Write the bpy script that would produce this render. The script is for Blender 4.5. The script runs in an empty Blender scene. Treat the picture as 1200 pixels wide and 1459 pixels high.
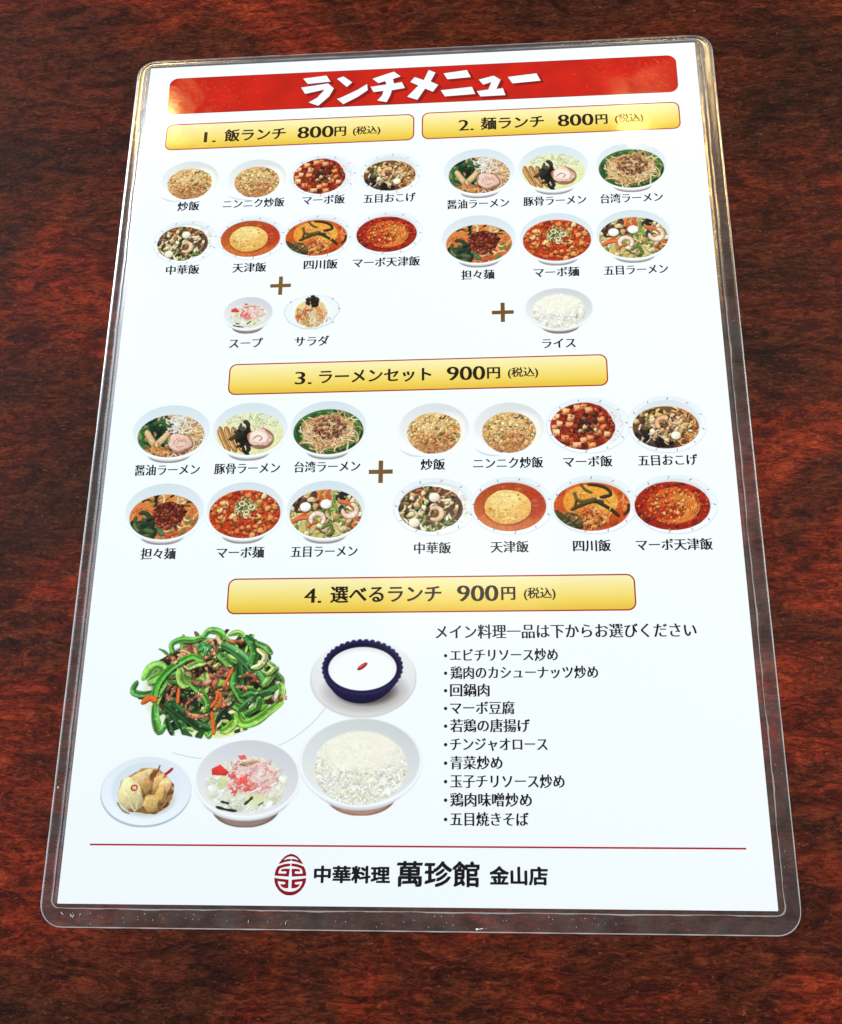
import bpy, bmesh, math, random
import numpy as np
from mathutils import Vector, Matrix

R = math.radians
scene = bpy.context.scene
MM = 0.001
# ---------------------------------------------------------------- camera (metres; the sheet lies centred on the origin)
cam_data = bpy.data.cameras.new('camera')
cam = bpy.data.objects.new('camera', cam_data)
scene.collection.objects.link(cam)
rot = Matrix(((0.9972901504915195, 0.016592855147515344, 0.07167309739823119),
              (0.007449000795405977, 0.9464517955736382, -0.32275921527136286),
              (-0.07319062863340361, 0.3224184793300308, 0.9437634534494106)))
cam.matrix_world = Matrix.Translation(Vector((27.1408, -142.6177, 322.886)) * MM) @ rot.to_4x4()
cam_data.sensor_fit = 'HORIZONTAL'
cam_data.sensor_width = 36.0
cam_data.lens = 36.0 * 1486.86 / 1200.0
cam_data.clip_start = 0.01
cam_data.clip_end = 50.0
scene.camera = cam

# ---------------------------------------------------------------- light: a dim room, a cool window, a soft ceiling, two warm lamps
world = bpy.data.worlds.new('World'); scene.world = world
world.use_nodes = True
bg = world.node_tree.nodes['Background']
bg.inputs[0].default_value = (0.86, 0.90, 1.0, 1); bg.inputs[1].default_value = 0.17

def area(name, loc, target, size, size_y, power, col, shape='RECTANGLE'):
    l = bpy.data.lights.new(name, 'AREA'); l.shape = shape; l.size = size
    if shape == 'RECTANGLE': l.size_y = size_y
    l.energy = power; l.color = col
    o = bpy.data.objects.new(name, l); scene.collection.objects.link(o)
    o.location = loc
    d = Vector(target) - Vector(loc)
    o.rotation_euler = d.to_track_quat('-Z', 'Y').to_euler()
    return o
area('window_light', (-1.50, 0.55, 1.10), (0, 0, 0), 1.7, 1.5, 42.0, (0.78, 0.90, 1.0))
area('room_light', (1.45, 0.50, 1.25), (0, 0, 0), 0.9, 0.9, 36.0, (1.0, 0.965, 0.92))
area('ceiling_panel', (-0.03, 0.36, 1.5), (0, 0, 0), 0.30, 0.22, 0.30, (1.0, 0.93, 0.82))
area('warm_lamp', (-0.69, 1.41, 1.50), (0, 0, 0), 0.08, 0.08, 0.75, (1.0, 0.62, 0.20), 'DISK')
area('warm_lamp_second', (0.33, 1.33, 1.50), (0, 0, 0), 0.07, 0.07, 0.36, (1.0, 0.66, 0.24), 'DISK')
area('warm_lamp_third', (0.86, 1.22, 1.50), (0, 0, 0), 0.14, 0.14, 2.2, (1.0, 0.62, 0.20), 'DISK')

scene.view_settings.view_transform = 'Standard'
scene.view_settings.look = 'None'
scene.view_settings.exposure = 0.08
scene.view_settings.gamma = 1.0

# ---------------------------------------------------------------- helpers
def link(o, parent=None):
    scene.collection.objects.link(o)
    if parent is not None: o.parent = parent
    return o
def mesh_obj(name, verts, faces, mat, parent=None, smooth=False):
    me = bpy.data.meshes.new(name)
    me.from_pydata([tuple(v) for v in verts], [], faces); me.update()
    if mat: me.materials.append(mat)
    if smooth:
        for p in me.polygons: p.use_smooth = True
    return link(bpy.data.objects.new(name, me), parent)
def srgb(c):
    c = np.asarray(c, float) / 255.0
    return np.where(c <= .04045, c / 12.92, ((c + .055) / 1.055) ** 2.4)
def rgba(c, k=1.0):
    v = srgb(c) * k
    return (float(v[0]), float(v[1]), float(v[2]), 1.0)
def new_mat(name):
    m = bpy.data.materials.new(name); m.use_nodes = True
    nt = m.node_tree
    return m, nt, nt.nodes['Principled BSDF']
# ---------------------------------------------------------------- printed food pictures
# Each picture printed on the sheet is painted stroke by stroke on a small grid; the grid
# becomes a flat printed patch on the sheet (one ink colour per grid point).
class Canvas:
    def __init__(s, wmm, hmm, dens, seed):
        s.W = int(round(wmm * dens)); s.H = int(round(hmm * dens))
        s.wmm, s.hmm = wmm, hmm
        s.k = s.W / 100.0; s.ky = s.H / 100.0
        s.rgb = np.ones((s.H, s.W, 3)); s.a = np.zeros((s.H, s.W))
        s.clip = None
        s.r = random.Random(seed)
        s.nr = np.random.RandomState(seed)
        s.sx = s.k
    def win(s, x0, x1, y0, y1):
        x0 = max(0, int(x0) - 2); y0 = max(0, int(y0) - 2)
        x1 = min(s.W, int(x1) + 3); y1 = min(s.H, int(y1) + 3)
        if x1 <= x0 or y1 <= y0: return None
        yy, xx = np.mgrid[y0:y1, x0:x1]
        return x0, x1, y0, y1, xx + 0.5, yy + 0.5
    def put(s, w, col, cov):
        x0, x1, y0, y1 = w[:4]
        if s.clip is not None: cov = cov * s.clip[y0:y1, x0:x1]
        c = s.rgb[y0:y1, x0:x1]; a = s.a[y0:y1, x0:x1]
        na = cov + a * (1 - cov)
        d = np.maximum(na, 1e-6)[..., None]
        col = np.asarray(col, float)
        if col.ndim == 1: col = col[None, None, :]
        s.rgb[y0:y1, x0:x1] = (col * cov[..., None] + c * (a * (1 - cov))[..., None]) / d
        s.a[y0:y1, x0:x1] = na
    def ell(s, x, y, rx, ry, col, rot=0, soft=1.0, shade=0.0, edge=0.0, alpha=1.0, wob=0.0):
        X, Y = x * s.k, y * s.ky; RX, RY = max(rx * s.k, .3), max(ry * s.k, .3)
        R = max(RX, RY) * (1.15 + wob) + soft
        w = s.win(X - R, X + R, Y - R, Y + R)
        if w is None: return
        dx, dy = w[4] - X, w[5] - Y
        c, n = math.cos(rot), math.sin(rot)
        u, v = (dx * c + dy * n) / RX, (-dx * n + dy * c) / RY
        rr = np.sqrt(u * u + v * v)
        if wob:
            an = np.arctan2(v, u); p = s.r.random() * 6.3; q = s.r.random() * 6.3
            rr = rr / (1 + wob * np.sin(3 * an + p) + wob * .6 * np.sin(5 * an + q))
        m = min(RX, RY)
        cov = np.clip((1 - rr) * m / soft + 0.5, 0, 1) * alpha
        col = np.array(col, float) / 255.0
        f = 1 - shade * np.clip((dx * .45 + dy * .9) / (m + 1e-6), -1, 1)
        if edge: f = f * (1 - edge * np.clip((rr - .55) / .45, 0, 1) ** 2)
        s.put(w, np.clip(col[None, None] * f[..., None], 0, 1), cov)
    def fullell(s, x0, x1, y0, y1, col, soft=1.0, col2=None, alpha=1.0, gx=0, gy=1):
        X, Y = (x0 + x1) / 2 * s.k, (y0 + y1) / 2 * s.ky
        RX, RY = (x1 - x0) / 2 * s.k, (y1 - y0) / 2 * s.ky
        w = s.win(X - RX - soft, X + RX + soft, Y - RY - soft, Y + RY + soft)
        u, v = (w[4] - X) / RX, (w[5] - Y) / RY
        rr = np.sqrt(u * u + v * v)
        cov = np.clip((1 - rr) * min(RX, RY) / soft + .5, 0, 1) * alpha
        a = np.array(col, float) / 255
        b = a if col2 is None else np.array(col2, float) / 255
        t = np.clip(.5 + .5 * (gx * u + gy * v), 0, 1)[..., None]
        s.put(w, a * (1 - t) + b * t, cov)
    def mask(s, x0, x1, y0, y1, wob=0, soft=1.0):
        X, Y = (x0 + x1) / 2 * s.k, (y0 + y1) / 2 * s.ky
        RX, RY = (x1 - x0) / 2 * s.k, (y1 - y0) / 2 * s.ky
        yy, xx = np.mgrid[0:s.H, 0:s.W]
        u, v = (xx + .5 - X) / RX, (yy + .5 - Y) / RY
        an = np.arctan2(v, u); rr = np.sqrt(u * u + v * v)
        if wob:
            g = 0
            for k in (3, 5, 8, 13, 21): g = g + np.sin(k * an + s.r.random() * 6.3) / k ** .6
            rr = rr / (1 + wob * g)
        return np.clip((1 - rr) * min(RX, RY) / soft + .5, 0, 1)
    def stroke(s, pts, wd, col, hi=.35, edge=.45, alpha=1.0, taper=0.0, smooth=True, side=0.0):
        P = [(x * s.k, y * s.ky) for x, y in pts]
        if smooth and len(P) > 2:
            Q = []
            for i in range(len(P) - 1):
                p0, p1, p2, p3 = P[max(i - 1, 0)], P[i], P[i + 1], P[min(i + 2, len(P) - 1)]
                for t in (0, .25, .5, .75):
                    Q.append(tuple(.5 * (2 * b + (c - a) * t + (2 * a - 5 * b + 4 * c - d) * t * t + (3 * b - a - 3 * c + d) * t ** 3)
                                   for a, b, c, d in zip(p0, p1, p2, p3)))
            P = Q + [P[-1]]
        hw = wd * s.k / 2
        xs = [p[0] for p in P]; ys = [p[1] for p in P]
        w = s.win(min(xs) - hw, max(xs) + hw, min(ys) - hw, max(ys) + hw)
        if w is None: return
        best = np.full(w[4].shape, 1e9); sd = np.zeros_like(best); tt = np.zeros_like(best)
        n = len(P) - 1
        for i in range(n):
            (ax, ay), (bx, by) = P[i], P[i + 1]
            dx, dy = bx - ax, by - ay; L2 = dx * dx + dy * dy + 1e-9
            t = np.clip(((w[4] - ax) * dx + (w[5] - ay) * dy) / L2, 0, 1)
            ex, ey = w[4] - ax - t * dx, w[5] - ay - t * dy
            d = np.sqrt(ex * ex + ey * ey)
            q = d < best
            best = np.where(q, d, best); tt = np.where(q, (i + t) / n, tt)
            sd = np.where(q, (ex * .4 + ey * .9), sd)
        ph = s.r.random() * 6
        h = hw * (1 - taper * np.abs(2 * tt - 1) ** 2) * (1 + (.05 + .12 * (wd < 3)) * np.sin(tt * 11 + ph) - .3 * np.clip((np.abs(2 * tt - 1) - .8) / .2, 0, 1) ** 2)
        h = np.maximum(h, .35)
        cov = np.clip(h - best + .5, 0, 1) * alpha
        f = 1 + hi * np.clip(-sd / h, -1, 1) - edge * np.clip(best / h, 0, 1) ** 3
        if side: f = f + side * np.sin(tt * 9 + s.r.random() * 6)
        c = np.array(col, float) / 255
        s.put(w, np.clip(c[None, None] * f[..., None], 0, 1), cov)
    def poly(s, pts, col, alpha=1.0, shade=0.0):
        P = [(x * s.k, y * s.ky) for x, y in pts]
        xs = [p[0] for p in P]; ys = [p[1] for p in P]
        w = s.win(min(xs), max(xs), min(ys), max(ys))
        if w is None: return
        acc = 0
        for ox, oy in ((-.25, -.25), (.25, -.25), (-.25, .25), (.25, .25)):
            ins = np.zeros(w[4].shape, bool); j = len(P) - 1
            for i in range(len(P)):
                (xi, yi), (xj, yj) = P[i], P[j]
                if yi != yj:
                    c = ((yi > w[5] + oy) != (yj > w[5] + oy)) & (w[4] + ox < (xj - xi) * (w[5] + oy - yi) / (yj - yi) + xi)
                    ins ^= c
                j = i
            acc = acc + ins * .25
        c = np.array(col, float) / 255
        g = 1 - shade * ((w[5] - min(ys)) / (max(ys) - min(ys) + 1e-6) - .5)
        s.put(w, np.clip(c[None, None] * g[..., None], 0, 1), acc * alpha)
    def noise(s, amp, cell, region=None, tint=(1, 1, 1)):
        def layer(cl):
            h, w = int(s.H / cl) + 3, int(s.W / cl) + 3
            g = s.nr.rand(h, w) * 2 - 1
            yy, xx = np.mgrid[0:s.H, 0:s.W]; fy, fx = yy / cl, xx / cl
            iy, ix = fy.astype(int), fx.astype(int); ty, tx = fy - iy, fx - ix
            ty = ty * ty * (3 - 2 * ty); tx = tx * tx * (3 - 2 * tx)
            return (g[iy, ix] * (1 - tx) + g[iy, ix + 1] * tx) * (1 - ty) + (g[iy + 1, ix] * (1 - tx) + g[iy + 1, ix + 1] * tx) * ty
        n = layer(cell) * .6 + layer(cell * .45) * .4
        m = 1 if region is None else region
        s.rgb = np.clip(s.rgb * (1 + amp * (n * m)[..., None] * np.array(tint)), 0, 1)
    def inreg(s, e):
        x0, x1, y0, y1 = e
        while True:
            u, v = s.r.uniform(-1, 1), s.r.uniform(-1, 1)
            if u * u + v * v < 1:
                return (x0 + x1) / 2 + u * (x1 - x0) / 2, (y0 + y1) / 2 + v * (y1 - y0) / 2
    def jit(s, col, j=14):
        d = s.r.uniform(-j, j)
        return tuple(max(0, min(255, c + d + s.r.uniform(-j * .4, j * .4))) for c in col)
    def scatter(s, n, e, pal, r0, r1, asp=(.5, .9), shade=.25, edge=.45, wob=.12, order=False, sh=.35):
        pts = [s.inreg(e) for _ in range(n)]
        if order: pts.sort(key=lambda p: p[1])
        for x, y in pts:
            r = s.r.uniform(r0, r1)
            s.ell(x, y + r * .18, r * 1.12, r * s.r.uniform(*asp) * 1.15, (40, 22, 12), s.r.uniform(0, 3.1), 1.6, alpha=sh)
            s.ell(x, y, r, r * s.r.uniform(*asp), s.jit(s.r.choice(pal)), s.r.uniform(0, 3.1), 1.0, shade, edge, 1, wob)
    def strands(s, n, e, pal, w0, w1, ln, bend=.5, hi=.3, edge=.4, ang=None, spread=3.1, taper=0):
        for _ in range(n):
            x, y = s.inreg(e); a = (ang if ang is not None else 0) + s.r.uniform(-spread, spread)
            L = s.r.uniform(.6, 1.2) * ln; p = [(x, y)]; b = s.r.uniform(-bend, bend)
            for _k in range(4):
                x += math.cos(a) * L / 4; y += math.sin(a) * L / 4 * s.k / s.ky; a += b
                p.append((x, y))
            s.stroke(p, s.r.uniform(w0, w1), s.jit(s.r.choice(pal)), hi, edge, taper=taper)

def bowl(c, rim=(246, 250, 251), ins=(208, 221, 226), ins2=(238, 244, 246), foot=True, fc=(150, 138, 132)):
    if foot:
        c.fullell(24, 76, 72, 100, fc, 2.2)
        c.fullell(14, 86, 40, 97, (196, 202, 206), 2.0)
    c.fullell(0, 100, 1, 95, (226, 234, 238), 2.5)
    c.fullell(.5, 99.5, 0, 93.5, rim, 1.6)
    c.fullell(2, 98, 1, 90.5, ins, 2.5, ins2)
def plate(c, y0=0, y1=100, ring=True, marks=True, ph=0.0):
    c.fullell(0, 100, y0, y1, (206, 216, 220), 2.0, (214, 224, 228))
    c.fullell(.8, 99.5, y0, y1 - 2, (226, 235, 239), 1.6, (244, 249, 251))
    c.fullell(7, 93, y0 + 7, y1 - 7, (214, 222, 224), 2.0, (236, 241, 242))
    if marks:
        for i in range(11):
            a = ph + i * 2 * math.pi / 11
            x, y = 50 + 46 * math.cos(a), 50 + 45.5 * math.sin(a)
            col = (196, 60, 70) if i % 4 == 1 else (110, 116, 124) if i % 2 else (64, 72, 92)
            dx, dy = 1.5 * math.cos(a + .5), 2.0 * math.sin(a + .5)
            c.stroke([(x - dx, y - dy), (x + dx, y + dy)], .9, col, 0, 0, alpha=.75, smooth=False)
            c.stroke([(x + dx, y - dy * .4), (x + dx * .2, y + dy)], .6, col, 0, 0, alpha=.5, smooth=False)

def pork(c, x, y, r, col=(222, 178, 160)):
    c.ell(x + .5, y + 1.8, r * 1.02, r * .84, (84, 50, 34), 0, 2.2, alpha=.6)
    c.ell(x, y, r, r * .8, col, .2, 1.2, .1, .1, wob=.06)
    c.ell(x - r * .04, y - r * .05, r * .9, r * .68, (232, 196, 178), .2, 2.0, .06, 0, wob=.08)
    for k in range(16):
        a0 = c.r.uniform(0, 6.28); q = c.r.uniform(.1, .75); u = x + r * q * math.cos(a0); v = y + r * .9 * q * math.sin(a0); t = a0 + 1.5 + c.r.uniform(-.5, .5); L = r * c.r.uniform(.12, .35)
        c.stroke([(u - L * math.cos(t), v - L * math.sin(t)), (u, v + .6), (u + L * math.cos(t), v + L * math.sin(t))], c.r.uniform(.7, 1.6), c.r.choice([(206, 152, 132), (246, 224, 212), (190, 134, 112), (238, 208, 194)]), 0, .1, alpha=.7)
    for k in range(3):
        a0 = k * 2.1 + 1
        c.stroke([(x + r * .5 * math.cos(a0 + t * .4), y + r * .45 * math.sin(a0 + t * .4)) for t in range(4)], 1.1, (180, 120, 98), 0, .1, alpha=.6)
def shrimp(c, x, y, r, rot=0, col=(244, 200, 176)):
    p = [(x + r * math.cos(rot + t * .62), y + r * .95 * math.sin(rot + t * .62) * c.k / c.ky) for t in range(8)]
    c.stroke(p, r * .92, (120, 70, 40), 0, 0, alpha=.5)
    c.stroke(p, r * .78, col, .18, .35, taper=.25, side=.06)
    for q in p[1:-1:1]:
        c.ell(q[0], q[1], r * .12, r * .32, (232, 150, 110), math.atan2(q[1] - y, q[0] - x) + 1.57, 1.2, alpha=.35)

def p_shoyu(c):
    bowl(c); e = (9, 91, 18, 90)
    c.fullell(*e, (206, 158, 120), 1.2, (150, 84, 50)); c.clip = c.mask(*e)
    c.strands(90, (44, 92, 22, 86), [(238, 212, 160), (226, 190, 132), (206, 158, 104), (244, 226, 186)], 1.3, 2.2, 20, .7)
    c.strands(60, (10, 48, 20, 78), [(36, 84, 44), (58, 112, 56), (24, 60, 36), (96, 142, 74)], 2, 4.4, 18, .4)
    c.scatter(14, (20, 48, 34, 56), [(20, 44, 30), (30, 62, 36)], 3, 5)
    c.strands(44, (46, 72, 22, 50), [(246, 244, 236), (232, 232, 220), (220, 216, 200)], 1.2, 2, 13, .6, .15, .3)
    for p in ([(20, 47), (26, 60), (33, 74)], [(46, 50), (38, 62), (30, 74)]):
        c.stroke(p, 8, (222, 190, 140), .12, .3)
    c.stroke([(28, 76), (38, 84), (46, 82)], 7, (214, 160, 96), .2, .35)
    c.strands(16, (24, 48, 72, 90), [(206, 140, 76), (190, 112, 58), (226, 170, 104)], 1.4, 2.6, 10)
    pork(c, 62, 66, 15.5, (196, 138, 118)); c.clip = None
def p_tonkotsu(c):
    bowl(c); e = (7, 93, 18, 90)
    c.fullell(*e, (226, 232, 196), 2, (224, 222, 160)); c.clip = c.mask(*e)
    c.strands(46, (24, 74, 16, 40), [(238, 238, 214), (226, 226, 190), (210, 214, 160)], 1.2, 2.2, 16, .5, .12, .22)
    c.scatter(30, (24, 90, 22, 60), [(120, 150, 80), (160, 176, 110)], .5, .9)
    for x in (10, 19, 28):
        c.stroke([(x, 42 + x * .1), (x + 5, 60), (x + 14, 82)], 7.4, (184, 124, 66), .2, .5)
        c.stroke([(x - 1, 44 + x * .1), (x + 4, 62), (x + 12, 80)], 2, (222, 172, 110), .1, .1)
    c.strands(34, (29, 53, 36, 80), [(34, 34, 28), (48, 46, 34), (22, 24, 22), (66, 66, 46)], 3, 6, 12, .5)
    pork(c, 64, 62, 16.5, (170, 118, 92))
    c.ell(62, 60, 11, 7.5, (246, 228, 214), .3, 2); c.stroke([(54, 64), (60, 58), (66, 62), (62, 67)], 1.5, (176, 132, 112), 0, .1)
    c.stroke([(80, 76), (86, 68), (90, 58)], 2.5, (236, 236, 170), .1, .1); c.clip = None
def p_taiwan(c):
    bowl(c); e = (6, 94, 15, 91)
    c.fullell(*e, (72, 110, 52), 1.2, (52, 84, 36)); c.clip = c.mask(*e)
    for k in range(90):
        a = c.r.uniform(0, 6.28); q = c.r.uniform(.72, .97)
        x, y = 50 + 43 * q * math.cos(a), 53 + 37 * q * math.sin(a)
        t = a + 1.57
        c.stroke([(x - 6 * math.cos(t), y - 6 * math.sin(t)), (x, y), (x + 6 * math.cos(t + .25), y + 6 * math.sin(t + .25))],
                 c.r.uniform(2.5, 5), c.jit(c.r.choice([(58, 104, 50), (84, 132, 62), (40, 78, 40), (120, 156, 84)])), .3, .5)
    c.fullell(17, 83, 24, 82, (206, 158, 104), 4)
    c.strands(150, (17, 83, 25, 82), [(234, 204, 150), (214, 172, 114), (190, 140, 84), (240, 216, 172)], 1.2, 2.1, 18, .7)
    c.scatter(110, (30, 72, 26, 66), [(170, 112, 80), (140, 84, 58), (196, 142, 104), (110, 60, 44)], 1.2, 2.5)
    c.scatter(26, (30, 66, 30, 78), [(60, 34, 30), (40, 24, 22), (188, 52, 34)], .7, 1.5); c.clip = None
def p_tantan(c):
    bowl(c); e = (8, 92, 19, 91)
    c.fullell(*e, (222, 138, 66), 1.2, (196, 92, 50)); c.clip = c.mask(*e)
    c.strands(60, (8, 92, 20, 90), [(226, 150, 84), (206, 110, 60), (236, 180, 110), (180, 78, 44)], 1.3, 2.4, 16, .5)
    c.strands(34, (10, 46, 56, 84), [(38, 56, 32), (60, 84, 44), (28, 40, 28), (90, 110, 66)], 4, 8, 14, .4)
    c.strands(26, (30, 92, 20, 62), [(46, 62, 34), (96, 118, 62), (220, 214, 160), (34, 44, 30)], 1.6, 3.6, 13, .5)
    c.strands(16, (60, 92, 60, 86), [(222, 216, 160), (110, 130, 70), (60, 70, 40)], 1.5, 3, 10, .4)
    c.ell(55, 52, 19, 16, (92, 34, 22), 0, 3)
    c.scatter(170, (36, 75, 32, 74), [(150, 62, 40), (120, 44, 28), (176, 88, 56), (84, 30, 22)], 1.3, 2.7); c.clip = None
def p_mapo_noodle(c):
    bowl(c); e = (6, 94, 14, 91)
    c.fullell(*e, (206, 72, 30), 1.2, (186, 54, 24)); c.clip = c.mask(*e)
    c.scatter(190, e, [(214, 96, 46), (232, 132, 72), (190, 60, 28), (222, 104, 44)], 2, 4.6, (.55, .9), .3, .4)
    c.scatter(26, (8, 92, 18, 90), [(240, 176, 108), (244, 196, 132), (234, 154, 88)], 3, 5, (.7, .95), .2, .35)
    c.scatter(60, e, [(150, 36, 18), (170, 44, 20)], .8, 1.7)
    c.ell(49, 42, 13, 10, (150, 120, 60), 0, 4, alpha=.8)
    c.strands(40, (36, 64, 28, 56), [(238, 236, 196), (206, 206, 140), (130, 150, 70), (60, 80, 36)], 1.2, 2.2, 8, .9)
    for x, y, r in ((58, 42, 4), (46, 36, 3.4), (52, 50, 3)):
        p = [(x + r * math.cos(t), y + r * math.sin(t)) for t in [i * .8 for i in range(9)]]
        c.stroke(p, 1.4, (236, 238, 206), .1, .2)
    c.clip = None
def p_gomoku(c):
    bowl(c); e = (6, 94, 15, 91)
    c.fullell(*e, (190, 170, 104), 1.2, (206, 186, 112)); c.clip = c.mask(*e)
    c.strands(70, e, [(216, 204, 140), (190, 176, 100), (226, 220, 170), (150, 150, 80)], 1.4, 3, 14, .5)
    c.strands(30, (8, 44, 20, 46), [(70, 44, 36), (110, 70, 50), (90, 60, 44), (180, 140, 90)], 3, 7, 12, .4)
    c.strands(18, (56, 86, 18, 42), [(50, 38, 32), (84, 60, 46), (30, 26, 24)], 4, 8, 9, .4)
    c.strands(40, e, [(108, 140, 62), (146, 168, 84), (214, 222, 172), (70, 100, 44)], 1.8, 4.4, 12, .4)
    c.strands(16, e, [(232, 120, 66), (220, 96, 52)], 3, 5, 12, .2)
    c.scatter(26, e, [(236, 222, 180), (222, 200, 150), (196, 160, 104)], 3, 6, (.4, .8), .2, .35)
    c.stroke([(8, 66), (18, 60), (30, 58), (40, 50)], 6, (228, 112, 62), .2, .4)
    c.stroke([(66, 34), (78, 38), (88, 48)], 5.5, (230, 116, 70), .2, .4)
    shrimp(c, 40, 62, 8, 2.6, (250, 226, 208)); shrimp(c, 79, 48, 8.5, -1.2, (250, 222, 202))
    c.stroke([(46, 76), (56, 70), (60, 84)], 4, (96, 124, 60), .3, .5)
    for x, y in ((25, 42), (50, 38)):
        c.ell(x, y + 1.5, 7.6, 6.6, (120, 90, 50), 0, 2, alpha=.6)
        c.ell(x, y, 6.8, 6.0, (250, 250, 240), 0, 1, .1, .1)
    c.clip = None
def p_fried_rice(c, warm=0):
    c.fullell(3, 60, 60, 100, (206, 212, 214), 3)
    c.fullell(0, 100, 3, 99, (232, 238, 240), 3, (236, 242, 243))
    c.fullell(0, 92, 52, 99, (244, 249, 250), 3)
    c.fullell(3, 99, 2, 92, (212, 218, 218), 3.5, (238, 240, 236), gx=-.3, gy=.9)
    c.fullell(40, 97, 20, 88, (246, 244, 232), 12, alpha=.8)
    e = (13, 88, 20, 94)
    c.clip = c.mask(*e, wob=.02, soft=1.5)
    c.fullell(*e, (226, 180, 118), 2, (206, 144, 88))
    c.scatter(150, e, [(236, 192, 124), (222, 172, 102), (246, 214, 156), (206, 150, 84)], 3.2, 6.2, (.5, .8), .16, .3, .25, sh=.25)
    c.scatter(190, e, [(242, 202, 136), (226, 178, 108), (250, 222, 170), (212, 156, 92), (232, 180, 116)], 1.5, 3.0, (.5, .8), .14, .25, sh=.14)
    c.scatter(34, (20, 76, 54, 92), [(224, 160, 104), (212, 142, 86), (236, 180, 124)], 2.4, 4.6, (.5, .9), .2, .3, .2, sh=.2)
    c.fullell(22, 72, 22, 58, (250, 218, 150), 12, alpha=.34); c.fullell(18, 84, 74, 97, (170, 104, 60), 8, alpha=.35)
    c.scatter(22, e, [(110, 68, 34), (134, 88, 46), (84, 52, 28)], .7, 1.6, (.3, .7))
    for i in range(16):
        x, y = c.inreg((24, 84, 26, 80)); a = c.r.uniform(-.8, 1)
        c.stroke([(x, y), (x + 4 * math.cos(a), y + 4 * math.sin(a))], 1.1, (52, 36, 26), 0, 0, smooth=False)
    c.stroke([(58, 30), (63, 31), (67, 25)], 1.7, (40, 34, 30), 0, .2)
    c.scatter(12, e, [(110, 120, 50), (130, 136, 60)], .8, 1.6)
    c.clip = None
def p_mapo_rice(c):
    plate(c, ph=.5); e = (5, 92, 9, 93)
    c.clip = c.mask(*e)
    c.fullell(*e, (226, 232, 232), 2, (240, 244, 244))
    c.scatter(130, (62, 94, 14, 84), [(246, 248, 246), (232, 238, 238), (216, 224, 226)], 1.2, 2.6, (.4, .7), .05, .1, sh=.08)
    c.clip = c.mask(2, 82, 8, 93, wob=.03) * c.mask(*e)
    c.fullell(0, 84, 8, 94, (168, 52, 26), 2, (150, 36, 18))
    c.scatter(150, (5, 82, 10, 93), [(180, 66, 34), (150, 44, 24), (200, 96, 52), (120, 32, 20)], 1.6, 4)
    c.scatter(60, (26, 76, 24, 74), [(90, 38, 26), (70, 30, 22), (130, 64, 40)], 1.6, 3.4)
    for x, y in ((12, 34), (16, 46), (10, 52), (38, 18), (46, 16), (52, 22), (24, 24), (22, 72), (36, 84), (44, 76), (52, 72), (62, 62), (68, 54), (60, 50), (72, 66), (12, 62), (30, 36), (66, 40), (54, 86), (28, 48)):
        w_, h_ = c.r.uniform(4, 6), c.r.uniform(5.5, 8); a = c.r.uniform(-.5, .5)
        q = [(x + (i * w_ * math.cos(a) - j * h_ * math.sin(a) * .5), y + (i * w_ * math.sin(a) + j * h_ * math.cos(a))) for i, j in ((-.8, -.8), (.8, -.8), (.8, .8), (-.8, .8))]
        c.poly([(u + .8, v + 2) for u, v in q], (96, 28, 14), .7)
        c.poly(q, c.jit(c.r.choice([(226, 160, 104), (214, 128, 74), (234, 184, 132), (206, 112, 62)])), 1, .35)
        c.ell(x - w_ * .1, y - h_ * .2, w_ * .6, h_ * .3, (244, 206, 160), a, 2, alpha=.5); c.ell(x + w_ * .5, y + h_ * .6, w_ * .6, h_ * .3, (150, 50, 24), a, 2, alpha=.55)
    c.scatter(16, (36, 62, 36, 64), [(206, 180, 130), (120, 84, 50), (60, 40, 30)], 2, 4)
    c.scatter(90, (5, 82, 10, 93), [(196, 70, 36), (130, 30, 16)], .6, 1.4); c.clip = None
def p_okoge(c):
    plate(c, ph=.2); e = (6, 90, 18, 92)
    c.clip = c.mask(*e); c.fullell(*e, (120, 84, 50), 2, (96, 60, 36))
    c.strands(110, (58, 92, 18, 90), [(226, 160, 90), (204, 128, 66), (240, 190, 124), (176, 100, 50)], 1.4, 2.6, 10, .9)
    c.strands(46, (6, 56, 56, 92), [(36, 30, 26), (52, 42, 34), (24, 20, 20)], 3, 6, 12, .4)
    c.strands(16, (10, 54, 48, 88), [(226, 222, 206), (196, 188, 166)], 1, 2.4, 9, .3)
    c.scatter(46, (10, 52, 20, 56), [(196, 168, 100), (150, 140, 70), (224, 196, 134), (110, 110, 50), (90, 60, 40)], 2.5, 5)
    c.scatter(46, (26, 82, 26, 78), [(234, 198, 146), (220, 172, 112), (240, 214, 170), (200, 150, 96)], 3, 6.5, (.4, .8))
    shrimp(c, 46, 48, 8.5, 2.4, (240, 188, 140)); shrimp(c, 62, 40, 7, .2, (238, 196, 150))
    c.strands(10, (50, 80, 26, 50), [(60, 40, 30), (90, 70, 40)], 1, 2, 8)
    c.ell(60, 71, 7, 6.2, (110, 80, 50), 0, 2, alpha=.6); c.ell(60, 69.5, 6.2, 5.6, (250, 240, 218), 0, 1, .12, .12)
    c.clip = None
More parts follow.
